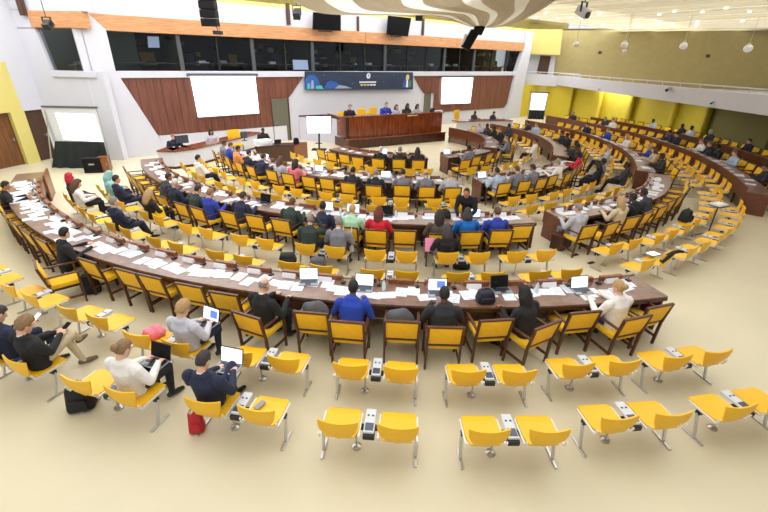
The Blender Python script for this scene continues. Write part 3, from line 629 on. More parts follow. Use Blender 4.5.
# ------------------------------------------------------------------ canopy of cloth gores under the ceiling
can = tag(empty('ceiling_canopy', (0, 0, 0)), 'tan and white striped cloth canopy fanned out under the ceiling', 'canopy')
Lc = [at_y(*q) for q in ((472, 27.5, 25.6), (455, 22, 23), (432, 16, 20.5), (384, 15.5, 18.5), (332, 14.5, 16), (311, 10, 14), (292, 0, 11.5), (262, -25, 9))]
Rc = [at_y(*q) for q in ((493, 28, 25.6), (514, 24, 24), (537, 12.5, 21.5), (552, 3, 19.5), (568, -8, 17.5), (590, -25, 15.5), (620, -45, 13.5), (660, -75, 11.5))]
def curve(pts, u):
    n = len(pts)-1; x = u*n; i = min(int(x), n-1); f = x-i
    p = [Vector(pts[max(0, min(n, i+k))]) for k in (-1, 0, 1, 2)]
    return .5*((2*p[1]) + (-p[0]+p[2])*f + (2*p[0]-5*p[1]+4*p[2]-p[3])*f*f + (-p[0]+3*p[1]-3*p[2]+p[3])*f**3)
NG = 13
for g in range(NG):
    vs = []; fs = []; nu, nv = 28, 6
    for i in range(nu+1):
        for j in range(nv+1):
            a = (g+j/nv)/NG; u = i/nu
            p = curve(Lc, u).lerp(curve(Rc, u), a); sag = .10*math.sin(math.pi*j/nv)*(.25+u)
            vs.append((p.x, p.y, p.z+sag*.6))
    for i in range(nu):
        for j in range(nv): q = i*(nv+1)+j; fs.append((q, q+1, q+nv+2, q+nv+1))
    n0 = len(vs); vs += [(x, y, z+.008) for x, y, z in vs]; fs += [tuple(n0+k for k in f[::-1]) for f in fs]
    m = MB(); m.add(vs, fs); obj('cloth_gore', m.mesh('cloth_gore', M_cloth if g % 3 == 1 else M_tan, 0, True), can)
# ------------------------------------------------------------------ projection screens, banner
def screen(name, corners, off, label, tilt=0.0):
    q = [on_plane(x, y, WO+WN*off, WN) for x, y in corners]; b = (q[2]+q[3])/2
    t = tag(empty(name, b), label, 'screen'); q = [p-b for p in q]
    m = MB(); m.prism([q[0], q[1], q[2], q[3]], WN*.03); s = obj('projected_sheet', m.mesh('projected_sheet', M_screenw), t)
    m = MB(); m.bar(q[0]+(q[0]-q[1]).normalized()*.15+Vector((0, 0, .06)), q[1]+(q[1]-q[0]).normalized()*.15+Vector((0, 0, .06)), .12, .12); obj('roller_case', m.mesh('roller_case', mat('roller_grey', (92, 92, 100), .4)), t)
    m = MB(); m.bar(q[3], q[2], .05, .05); obj('bottom_bar', m.mesh('bottom_bar', M_white), t)
    return t, q
t, q = screen('projection_screen', ((190, 76), (255, 76), (259, 113), (198, 117)), .12, 'large white projection screen hanging before walnut planks nearest the pillar by the doors')
ex, ey = (q[1]-q[0]), (q[3]-q[0])
for (u, v, w, h, mt) in ((.08, .26, .40, .012, M_inkgrey), (.86, .035, .1, .03, M_bpale), (.5, .03, .9, .006, M_inkgrey)):
    m = MB(); p = q[0]+ex*u+ey*v; m.prism([p-ex*(w/2 if u == .5 else 0), p+ex*(w/2 if u == .5 else w), p+ex*(w/2 if u == .5 else w)+ey*h, p-ex*(w/2 if u == .5 else 0)+ey*h], WN*.006); o = obj('screen_text', m.mesh('screen_text', mt), t); o.location = WN*.03
t.name = 'projection_screen'; t['label'] = 'large white projection screen with faint text hanging before the walnut planks'
screen('projection_screen', ((442, 77.5), (473, 77.5), (470, 103), (441, 104)), .12, 'blank white projection screen behind the podium beyond the open doorway')
bq = [on_plane(x, y, WO+WN*.16, WN) for x, y in ((305, 71.3), (413, 72.2), (413, 89.3), (305, 89.6))]
ban = tag(empty('stage_banner', (bq[2]+bq[3])/2), 'long navy banner with emblem and blue mountain pictures above the podium', 'banner'); b0 = ban.location.copy()
q = [p-b0 for p in bq]; ex, ey = q[1]-q[0], q[3]-q[0]
m = MB(); m.prism(q, WN*-.05); obj('banner_cloth', m.mesh('banner_cloth', M_navy), ban)
def bshape(name, pts, mt, lift=.01):
    m = MB(); m.prism([q[0]+ex*u+ey*v for u, v in pts], WN*lift); return obj(name, m.mesh(name, mt), ban)
circ = lambda cu, cv, ru, rv, n=14: [(cu+ru*math.cos(2*math.pi*i/n), cv+rv*math.sin(2*math.pi*i/n)) for i in range(n)]
bshape('mountain_picture', [(.0, .98), (0, .45), (.03, .22), (.07, .18), (.10, .38), (.13, .98)], M_bblue)
bshape('mountain_picture', [(.15, .98), (.18, .6), (.21, .5), (.26, .62), (.33, .98)], M_bblue)
bshape('mountain_picture', [(.24, .98), (.28, .78), (.33, .82), (.4, .98)], M_bpale, .014)
bshape('tower_picture', [(.045, .98), (.05, .5), (.065, .5), (.07, .98)], M_bpale, .016)
bshape('tower_picture', [(.085, .98), (.09, .8), (.13, .78), (.15, .98)], M_bteal, .018)
bshape('tower_picture', [(.015, .98), (.02, .65), (.035, .65), (.04, .98)], M_bteal, .018)
bshape('emblem', circ(.545, .24, .019, .17), M_paper); bshape('emblem_leaf', circ(.545, .22, .009, .09), M_bpale, .014)
bshape('lettering', [(.462, .58), (.622, .58), (.622, .66), (.462, .66)], M_paper)
for i in range(5): bshape('lettering', [(.475+i*.03, .74), (.498+i*.03, .74), (.498+i*.03, .84), (.475+i*.03, .84)], M_bgold if i < 3 else M_paper)
bshape('globe_picture', circ(.945, .34, .018, .2), M_bgold); bshape('globe_stem_picture', [(.935, .98), (.938, .5), (.952, .5), (.957, .98)], M_paper, .016)
bshape('leaf_picture', [(.90, .98), (.91, .5), (.925, .35), (.932, .98)], M_bblue); bshape('leaf_picture', [(.96, .98), (.965, .6), (.985, .5), (.995, .98)], M_bgreen)
for u, v in ((.15, .2), (.8, .15), (.7, .6), (.4, .7)): bshape('star_picture', circ(u, v, .003, .02, 6), M_bpale)
# ------------------------------------------------------------------ podium
pa, pb = Vector((-2.05, 22.55, 0)), Vector((3.6, 25.9, 0)); pd = (pb-pa).normalized(); pn = Vector((-pd.y, pd.x, 0)); PL = (pb-pa).length
def pp(s, o, z): return pa + pd*s + pn*o + Vector((0, 0, z))
pod = tag(empty('podium', pa), 'large polished mahogany podium desk on a dark stepped base', 'podium')
def podpart(name, poly, z0, z1, mt, bev=0.0):
    m = MB(); m.prism([pp(s, o, z0)-pa for s, o in poly], (0, 0, z1-z0)); return obj(name, m.mesh(name, mt, bev), pod)
podpart('step', [(-.0, 0), (PL, 0), (PL, 3.4), (-.1, 3.4)], 0, .48, M_podiumdark)
podpart('step_edge', [(-.03, -.03), (PL+.03, -.03), (PL+.03, .3), (-.03, .3)], .48, .54, M_podium)
podpart('dais_floor', [(.1, .5), (PL, .5), (PL, 3.4), (-.1, 3.4)], .54, .70, M_podiumdark)
for i in range(5):
    a, b = .12+i*(PL-.2)/5, .12+(i+1)*(PL-.2)/5-.012; podpart('front_board', [(a, .32), (b, .32), (b, .40), (a, .40)], .54, 1.60, M_podium)
podpart('side_board', [(.04, .33), (.12, .33), (.02, 2.6), (-.06, 2.6)], .54, 1.60, M_podium)
podpart('counter_top', [(-.02, .27), (PL-.02, .27), (PL-.02, .72), (-.02, .72)], 1.60, 1.66, M_podium, .01)
podpart('corner_post', [(.0, .28), (.2, .28), (.2, .42), (.0, .42)], .54, 1.60, M_podiumdark)
m = MB(); m.prism([pp(3.9, .265, 1.52)-pa, pp(4.6, .265, 1.52)-pa, pp(4.6, .265, 1.585)-pa, pp(3.9, .265, 1.585)-pa], pn*-.012); obj('name_strip', m.mesh('name_strip', M_bgold), pod)
# grey wing with a dark hand rail beside the podium
wq = [at_y(299, 116, 25.2), at_y(326, 115, 24.6), at_y(343, 120, 23.3)]
wing = tag(empty('podium_wing', (wq[1].x, wq[1].y, 0)), 'pale lilac low screen with dark top rail beside the podium', 'screen wall'); w0 = wing.location.copy()
for i in range(2):
    m = MB(); a, b = wq[i]-w0, wq[i+1]-w0; a0, b0_ = Vector((a.x, a.y, 0)), Vector((b.x, b.y, 0)); m.prism([a0, b0_, b, a], Vector((.02, .05, 0))); obj('panel', m.mesh('panel', mat('lilac_panel', (206, 204, 220), .3)), wing)
    m = MB(); m.bar(a, b, .09, .07); obj('top_rail', m.mesh('top_rail', M_podiumdark), wing)
# high-backed chairs on the dais
def dais_chair(px, py, o, hb, label):
    d = ray(px, py); n = pn; P = pp(0, o, 0); q = CAMP + d*((P-CAMP).dot(n)/d.dot(n))
    t = tag(empty('dais_chair', (q.x, q.y, .70), math.atan2(pd.y, pd.x)+math.pi), label, 'chair')
    m = MB(); m.box((0, .0, .47), (.5, .5, .1)); obj('seat', m.mesh('seat', M_fabric, .02), t)
    m = MB(); m.box((0, -.25, .5+hb/2), (.5, .08, hb), rx=.08); obj('backrest', m.mesh('backrest', M_fabric, .02), t)
    for sx in (-1, 1):
        m = MB(); m.bar((sx*.27, -.22, .66), (sx*.27, .24, .66), .05, .03); m.bar((sx*.27, .22, .0), (sx*.27, .22, .66), .04, .04); m.bar((sx*.27, -.22, .0), (sx*.27, -.24, .66), .04, .04); obj('side_frame', m.mesh('side_frame', M_chairwood), t)
    return t
for px, py, o, hb, lab in ((343.5, 112, 2.2, .45, 'low yellow chair at the open end of the podium'), (357.5, 113, 1.6, .4, 'low yellow chair beside the podium member in a dark jacket'), (363.5, 108, 2.2, .62, 'high backed yellow chair standing behind podium beneath the emblem'),
                           (370, 113, 1.6, .42, 'low yellow chair between two empty high backed chairs'), (375, 107.5, 2.2, .64, 'high backed yellow chair next to the podium chairman'), (410, 111, 2.3, .45, 'low yellow chair behind the veiled podium member')):
    dais_chair(px, py, o, hb, lab)
# ------------------------------------------------------------------ white counters with wood tops either side of the stage
def counter(pts, h, depth, label, base=0.0):
    t = tag(empty('stage_counter', (pts[0].x, pts[0].y, 0)), label, 'counter'); o0 = t.location.copy()
    for i in range(len(pts)-1):
        a, b = pts[i]-o0, pts[i+1]-o0; a.z = b.z = 0; d = (b-a).normalized(); n = Vector((-d.y, d.x, 0))
        m = MB(); m.prism([a+Vector((0, 0, base)), b+Vector((0, 0, base)), b+n*.08+Vector((0, 0, base)), a+n*.08+Vector((0, 0, base))], (0, 0, h-base-.06)); obj('front', m.mesh('front', M_white), t)
        m = MB(); m.prism([a-n*.06+Vector((0, 0, h-.06)), b-n*.06+Vector((0, 0, h-.06)), b+n*depth+Vector((0, 0, h-.06)), a+n*depth+Vector((0, 0, h-.06))], (0, 0, .06)); obj('counter_top', m.mesh('counter_top', M_podium, .008), t)
        m = MB(); m.prism([a-n*.015, b-n*.015, b, a], (0, 0, .10)); obj('skirting', m.mesh('skirting', M_podiumdark), t)
    return t
cl = [G(161, 168.6), G(176, 169), G(196, 166), G(214, 161), G(262, 147)]
counter(cl, .78, .75, 'white fronted stage counter with wooden top beside the pillar')
crp = [G(457, 121.3, .78), G(487, 120.3, .78), G(513, 120.3, .78)]
for _p in crp: _p.z = 0
counter(crp, .78, .75, 'white fronted stage counter with wooden top between podium and pillar')
# white raised floor edge below the front wall
m = MB(); wbox(m, -10.3, -3.4, 0, .85, -.02, .02); struct(obj('trim_2', m.mesh('lower_wall', M_white)))
# secretary table
sq = [G(257, 163), G(296, 161.5), G(308, 157.5)]
d1 = (sq[1]-sq[0]); d2 = (sq[2]-sq[1]); d3 = sq[0]+d2
st = tag(empty('secretary_table', sq[0]), 'dark brown closed table with wood end board below the stage', 'table'); o0 = sq[0]
TH = .70
n1 = Vector((-d1.y, d1.x, 0)).normalized()
m = MB(); m.prism([Vector((0, 0, 0)), d1, d1+n1*.05, n1*.05], (0, 0, TH)); obj('front', m.mesh('front', M_deskgrey if False else mat('dark_table_front', (78, 54, 40), .4)), st)
m = MB(); m.prism([d1+Vector((.004, 0, 0)), d1+d2, d1+d2-d1.normalized()*.05, d1-d1.normalized()*.05], (0, 0, TH+.04)); obj('end_board', m.mesh('end_board', M_lip), st)
m = MB(); m.prism([Vector((0, 0, TH)), d1+Vector((0, 0, TH)), d1+d2+Vector((0, 0, TH)), d2+Vector((0, 0, TH))], (0, 0, .05)); obj('top', m.mesh('top', M_deskdark), st)
m = MB(); m.prism([Vector((0, 0, 0)), d2, d2+d1.normalized()*.05, d1.normalized()*.05], (0, 0, TH)); obj('end_board', m.mesh('end_board', M_deskdark), st)
# television on a stand beside the podium
TY = G(319, 150).y
q = [at_y(x, y, TY) for x, y in ((306, 116), (331.5, 116), (331, 133.5), (306.5, 133.5))]; b = G(319, 150); tv = tag(empty('standing_television', b), 'bright white television on a black floor stand before the podium side', 'television')
q = [p-b for p in q]; m = MB(); m.prism([p*1 for p in q], (0, .06, 0)); obj('housing', m.mesh('housing', M_black), tv)
c = (q[0]+q[2])/2; m = MB(); m.prism([c+(p-c)*.95+Vector((0, -.012, 0)) for p in q], (0, .01, 0)); obj('screen', m.mesh('screen', M_screenw), tv)
m = MB(); m.tube([(0, .05, 0), (c.x, .05, q[3].z+.1)], .045, 8); obj('post', m.mesh('post', M_black), tv)
m = MB(); m.box((0, .05, .02), (.75, .5, .04)); m.box((0, .03, .35), (.34, .1, .03)); obj('base', m.mesh('base', M_black), tv)
# projection screen with dark skirt by the doors; similar one below the gallery
def skirted(corn, skirt, Y, lab, kx=None, bright=None):
    q = [at_y(x, y, Y) for x, y in corn]; k = [at_y(x, y, Y) for x, y in skirt]; b = Vector(((k[2].x+k[3].x)/2, Y, 0)); t = tag(empty('skirted_screen', b), lab, 'screen')
    m = MB(); m.prism([p-b for p in q], (0, .05, 0)); obj('frame', m.mesh('frame', mat('pale_grey_sheet', (214, 220, 226), .6)), t)
    br = [at_y(x, y, Y)-b for x, y in bright]; m = MB(); m.prism([p+Vector((0, -.012, 0)) for p in br], (0, .01, 0)); obj('projected_sheet', m.mesh('projected_sheet', M_screenw), t)
    m = MB(); e = (q[1]-q[0]).normalized(); m.bar(q[0]-b-e*.1, q[1]-b+e*.1, .07, .07); obj('top_bar', m.mesh('top_bar', mat('roller_grey', (92, 92, 100), .4)), t)
    # folded cloth skirt
    n = 26; vs = []; fs = []
    for i in range(n+1):
        f = i/n
        for j in range(5):
            p = k[0].lerp(k[1], f).lerp(k[3].lerp(k[2], f), j/4)-b; p.y += .06*math.sin(f*31)*(j/4)-.03; vs.append(tuple(p))
    for i in range(n):
        for j in range(4): a = i*5+j; fs.append((a, a+1, a+6, a+5))
    n0 = len(vs); vs += [(x, y+.015, z) for x, y, z in vs]; fs += [tuple(n0+c for c in f[::-1]) for f in fs]
    m = MB(); m.add(vs, fs); obj('skirt', m.mesh('skirt', M_drape, 0, True), t)
    for s in (0, 1):
        m = MB(); p = q[s]-b; p2 = k[3 - s]-b; m.tube([(p.x, .06, 0) if False else (p2.x, .07, 0), (p.x, .07, p.z)], .025, 8); obj('pole', m.mesh('pole', M_alu), t)
    return t
skirted(((44, 106.5), (95, 107.5), (104, 142), (57, 141)), ((55.5, 141), (104, 142), (110.5, 165), (52, 171)), 17.3, 'white projection screen with dark skirt standing by the side doors', bright=((55, 113), (94.5, 114.5), (103, 141.8), (64, 139.5)))
skirted(((531.5, 92), (548.5, 92.8), (544.5, 110.5), (529.3, 110)), ((529.3, 110), (544.5, 110.5), (543.5, 119.5), (527.8, 119)), 34.2, 'small white projection screen with dark skirt by the yellow wall', bright=((532.3, 93), (547.5, 93.6), (544, 110), (530, 109.6)))
# small wooden lectern chest next to the skirt
b = G(107, 171.5); m = MB(); m.box((0, 0, .3), (.34, .3, .6)); t = tag(obj('side_cabinet', m.mesh('side_cabinet', M_lip, .02), None, b, .3), 'small orange brown cabinet beside the dark screen skirt', 'cabinet')
m = MB(); m.box((0, -.16, .3), (.28, .02, .5)); d = obj('door', m.mesh('door', M_lip, .006), t); m = MB(); m.tube([(.1, -.175, .28), (.1, -.175, .38)], .01, 6); obj('handle', m.mesh('handle', M_alu), d)
m = MB(); m.box((0, 0, .613), (.37, .33, .025)); obj('top', m.mesh('top', M_lip, .008), t)
b = G(96, 172); m = MB(); m.box((0, 0, .3), (.7, .4, .6), taper=.94); o = tag(obj('equipment_case', m.mesh('equipment_case', M_black, .03), None, b, .2), 'black equipment case standing before the dark screen skirt', 'case')
m = MB(); m.box((0, -.205, .36), (.2, .02, .05)); obj('latch', m.mesh('latch', M_alu), o)
# ------------------------------------------------------------------ hanging equipment
def hang(name, px, py, Y, lab, cat):
    q = at_y(px, py, Y); return tag(empty(name, q), lab, cat), q
t, q = hang('line_array_speaker', 211, 27, 19.0, 'tall black line array loudspeaker hanging before the oak band', 'speaker')
for i in range(5):
    m = MB(); m.box((0, 0, .16+i*.30), (.62, .42, .285), rx=-.05*(i-2)*.6); obj('speaker_box', m.mesh('speaker_box', M_black, .02), t)
m = MB(); m.bar((0, .1, 1.6), (0, .1, CEIL-q.z), .08, .08); obj('hanger', m.mesh('hanger', M_blackpl), t)
m = MB(); m.box((.25, 0, -.2), (.34, .25, .14)); m.tube([(.25, .05, -.13), (.2, .05, .05)], .02, 6); obj('monitor_box', m.mesh('monitor_box', M_blackpl, .01), t)
t, q = hang('tilted_loudspeaker', 473, 46, 25.0, 'black tilted loudspeaker cluster hanging under the canopy tip', 'speaker')
m = MB(); m.box((-.2, 0, .28), (.46, .45, .95), ry=.5); obj('speaker_box', m.mesh('speaker_box', M_black, .03), t)
m = MB(); m.box((.22, 0, .8), (.5, .4, .42), ry=.4); obj('speaker_box', m.mesh('speaker_box', M_black, .03), t)
m = MB(); m.box((-.52, 0, .3), (.1, .35, .55), ry=.3); obj('bracket', m.mesh('bracket', M_white), t)
m = MB(); m.tube([(.2, 0, .8), (.2, 0, CEIL-q.z)], .03, 6); obj('hanger', m.mesh('hanger', M_blackpl), t)
for corn, lab in ((((313.5, 12), (341, 15), (341, 31), (313, 29.5)), 'black wall television above the oak band nearer the line array'), (((388.5, 15.5), (411.5, 18), (408, 36.5), (387, 34.5)), 'black wall television above the oak band nearer the canopy tip')):
    q = [on_plane(x, y, WO+WN*.55, WN) for x, y in corn]; b = (q[2]+q[3])/2; t = tag(empty('wall_television', b), lab, 'television')
    m = MB(); m.prism([p-b for p in q], WN*-.08); obj('housing', m.mesh('housing', M_black, .01), t)
    c = (q[0]+q[2])/2-b; m = MB(); m.prism([c+(p-b-c)*.94+WN*.004 for p in q], WN*.006); obj('screen', m.mesh('screen', mat('off_screen', (8, 8, 10), .5, spec=.1)), t)
    m = MB(); m.bar(c-WN*.06, c-WN*.54, .14, .14); obj('bracket', m.mesh('bracket', M_black), t)
    m = MB(); m.bar((q[3]-b)*.6+Vector((0, 0, -.05)), (q[2]-b)*.3+Vector((0, 0, -.05)), .1, .06); obj('sound_bar', m.mesh('sound_bar', M_blackpl), t)
def spot(px, py, Y, lab, sc_=1.0, body=M_blackpl, tz=CEIL, tilt=.6, rz=0.0):
    t, q = hang('hanging_spotlight', px, py, Y, lab, 'spotlight'); t.rotation_euler = (0, 0, rz)
    m = MB(); m.box((0, 0, 0), (.34*sc_, .5*sc_, .32*sc_), rx=tilt); obj('lamp_housing', m.mesh('lamp_housing', body, .03), t)
    m = MB(); m.bar((-.2*sc_, 0, 0), (-.2*sc_, 0, .34*sc_), .03, .05); m.bar((.2*sc_, 0, 0), (.2*sc_, 0, .34*sc_), .03, .05); m.bar((-.21*sc_, 0, .34*sc_), (.21*sc_, 0, .34*sc_), .05, .03); obj('yoke', m.mesh('yoke', M_blackpl), t)
    m = MB(); m.tube([(0, 0, .34*sc_), (0, 0, max(.5, tz-q.z))], .014, 6); obj('drop_wire', m.mesh('drop_wire', M_blackpl), t); return t
spot(297, 14, 23, 'small black spotlight hanging between line array and wall television')
spot(419, 15, 25, 'black spotlight with pale top hanging above the podium', 1.1)
spot(48, 25, 17.5, 'black cluster spotlight hanging before the oak band by the pillar', .75, tz=9.5)
t = spot(583, 12, 16, 'white ceiling projector with black lens hanging among the louvres', .85, M_white, tilt=.5, rz=.7); m = MB(); m.lathe((0, 0, 0), [(.1, 0), (.1, .06)], 12); o = obj('lens', m.mesh('lens', M_blackpl), t); o.location = (-.08, -.2, -.1); o.rotation_euler = (1.8, 0, 0)
for x, y, w in ((288, 14, .12), (358, 26, .07), (423, 27, .1)):
    q = on_plane(x, y, WO+WN*.06, WN); m = MB(); m.box((0, 0, 0), (w*1.6, .1, 1.0), rz=math.atan2(WD.y, WD.x)); m.box((0, 0, 0), (w, .14, .8), rz=math.atan2(WD.y, WD.x)); tag(obj('wall_bracket', m.mesh('wall_bracket', M_doordark), None, q), 'narrow brown upright fixed to the white wall above oak band', 'bracket', 'brown uprights above the oak band')
q = lp(1.0, 6.6, .12); q = on_plane(20.5, 4, QC+nL*.12, nL); m = MB(); m.box((0, 0, 0), (.26, .1, .8), ry=.0); m.box((0, -.03, 0), (.18, .1, .7)); tag(obj('wall_bracket', m.mesh('wall_bracket', M_doordark), None, q), 'broad brown upright fixed high on the white wall by the doors', 'bracket')
# globes in front of the gallery wall
for px, py, r in ((576, 44.5, .16), (624.5, 45, .19), (624.5, 51.3, .12), (683.5, 46, .2), (748, 48.5, .22)):
    Y = 26.0 if px < 760 else 22; q = at_y(px, py, Y); t = tag(empty('globe_pendant', q), 'white opal globe pendant hanging before the olive gallery wall' if r > .13 else 'smaller white globe hanging just below another globe', 'pendant lamp', 'globe pendants before olive wall' if r > .13 else None)
    m = MB(); m.ell((0, 0, 0), (r, r, r*.92), 18, 12); obj('globe', m.mesh('globe', M_globe, 0, True), t)
    m = MB(); m.lathe((0, 0, r*.85), [(r*.4, 0), (r*.3, .08)], 12); obj('cap', m.mesh('cap', M_alu), t)
    m = MB(); m.tube([(0, 0, r*.9), (0, 0, CEIL-q.z)], .012, 6); obj('drop_wire', m.mesh('drop_wire', M_louvre), t)
for px, py, s, lab in ((671, 88, 1.0, 'small grey camera fixed on the white gallery front'), (713.5, 102, .55, 'tiny white dome camera on the white gallery front'), (600, 89, .4, 'faint white detector on the white gallery front')):
    q = on_plane(px, py, Vector((GX-.02, 0, 0)), Vector((1, 0, 0))); t = tag(empty('wall_camera', q), lab, 'camera')
    m = MB(); m.box((-.06*s, 0, 0), (.12*s, .16*s, .16*s)); obj('mount', m.mesh('mount', M_white, .01), t)
    m = MB(); m.tube([(-.1*s, 0, -.02), (-.32*s, -.2*s, -.10*s)], .085*s, 10); obj('camera_body', m.mesh('camera_body', M_lapgrey, 0, True), t)
    m = MB(); m.lathe((0, 0, 0), [(.06*s, 0), (.05*s, .04*s)], 10); o = obj('lens', m.mesh('lens', M_black), t); o.location = (-.33*s, -.21*s, -.11*s); o.rotation_euler = (1.4, 0, -.8)
# ------------------------------------------------------------------ people: one continuous body mesh per pose, hair as a child
SKIN, TOP, TRO, SHOE, COLL, EYE, LIP = range(7)
class Body:
    def __init__(s): s.pr = []          # (points, [(rx,ry)], side, tag)
    def tube(s, pts, rad, tag, side=(1, 0, 0)):
        s.pr.append(([Vector(p) for p in pts], [(r, r) if not isinstance(r, tuple) else r for r in rad], Vector(side), tag))
    def build(s, name, voxel, marks):
        mb = MB(); N = 14
        for pts, rad, side, tg in s.pr:
            rings = []
            n = len(pts)
            for i, p in enumerate(pts):
                d = (pts[min(i+1, n-1)]-pts[max(i-1, 0)]).normalized()
                x = (side - d*side.dot(d)); x = x.normalized() if x.length > 1e-3 else d.orthogonal().normalized(); y = d.cross(x)
                if i == 0:
                    for f in (.96, .7): rings.append((p-d*min(rad[0])*f, rad[0][0]*math.sqrt(1-f*f), rad[0][1]*math.sqrt(1-f*f), x, y))
                rings.append((p, rad[i][0], rad[i][1], x, y))
                if i == n-1:
                    for f in (.7, .96): rings.append((p+d*min(rad[i])*f, rad[i][0]*math.sqrt(1-f*f), rad[i][1]*math.sqrt(1-f*f), x, y))
            vs = []; fs = []
            for c, a, b, x, y in rings:
                for k in range(N): t = 2*math.pi*k/N; vs.append(c + x*(a*math.cos(t)) + y*(b*math.sin(t)))
            for i in range(len(rings)-1):
                for k in range(N): fs.append((i*N+k, i*N+(k+1) % N, (i+1)*N+(k+1) % N, (i+1)*N+k))
            fs.append(tuple(range(N))[::-1]); fs.append(tuple(range((len(rings)-1)*N, len(rings)*N))); mb.add(vs, fs)
        me = bpy.data.meshes.new(name); me.from_pydata(mb.v, [], mb.f)
        bm = bmesh.new(); bm.from_mesh(me); bmesh.ops.recalc_face_normals(bm, faces=bm.faces); bm.to_mesh(me); bm.free()
        o = bpy.data.objects.new(name, me); COL.objects.link(o)
        md = o.modifiers.new('r', 'REMESH'); md.mode = 'VOXEL'; md.voxel_size = voxel; md.use_smooth_shade = True
        md = o.modifiers.new('s', 'SMOOTH'); md.factor = .5; md.iterations = 2
        dg = bpy.context.evaluated_depsgraph_get(); out = bpy.data.meshes.new_from_object(o.evaluated_get(dg)); bpy.data.objects.remove(o); out.name = name
        nf = len(out.polygons); co = np.zeros(nf*3); out.polygons.foreach_get('center', co); co = co.reshape(-1, 3)
        best = np.full(nf, 1e9); idx = np.zeros(nf, dtype=int)
        for pts, rad, side, tg in s.pr:
            for i in range(len(pts)-1):
                a, b = np.array(pts[i]), np.array(pts[i+1]); ab = b-a; L = max(1e-9, ab.dot(ab)); t = np.clip(((co-a) @ ab)/L, 0, 1)
                v = co-(a+t[:, None]*ab); rx = rad[i][0]+(rad[i+1][0]-rad[i][0])*t; ry = rad[i][1]+(rad[i+1][1]-rad[i][1])*t
                d = (pts[i+1]-pts[i]).normalized(); x = (side-d*side.dot(d)); x = np.array(x.normalized() if x.length > 1e-3 else d.orthogonal().normalized()); y = np.cross(np.array(d), x)
                vx, vy, vd = v @ x, v @ y, v @ np.array(d); q = np.sqrt((vx/rx)**2+(vy/ry)**2+(vd/np.minimum(rx, ry))**2); dist = (q-1)*np.minimum(rx, ry)
                w = dist < best; best[w] = dist[w]; idx[w] = tg
        for c, r, tg in marks:
            w = (np.linalg.norm(co-np.array(c), axis=1) < r) & (idx == SKIN); idx[w] = tg
        out.materials.clear()
        for i in range(7): out.materials.append(None)
        out.polygons.foreach_set('material_index', idx); out.polygons.foreach_set('use_smooth', [True]*nf); out.update(); return out
def hand(b, W, d, nrm, curl, sgn):
    W = Vector(W); d = Vector(d).normalized(); nrm = Vector(nrm); nrm = (nrm-d*nrm.dot(d)).normalized(); sd = d.cross(nrm).normalized()*sgn
    b.tube([W-d*.01, W+d*.04, W+d*.085], [(.028, .02), (.040, .017), (.038, .014)], SKIN, sd)
    for k, (o, L) in enumerate(((.030, .068), (.010, .080), (-.011, .074), (-.031, .058))):
        p = W+d*.083+sd*o; d1 = (d*math.cos(curl*.6)-nrm*math.sin(curl*.6)); d2 = (d*math.cos(curl*1.5)-nrm*math.sin(curl*1.5))
        p1 = p+d1*L*.55; b.tube([p-d*.01, p1, p1+d2*L*.5], [.0095, .0085, .0075], SKIN, sd)
    t0 = W+d*.025+sd*.03; t1 = t0+(d*.6+sd*.75).normalized()*.04; b.tube([t0, t1, t1+(d*.95+sd*.15-nrm*.2).normalized()*.035], [.013, .011, .009], SKIN, sd)
HIPZ = .53
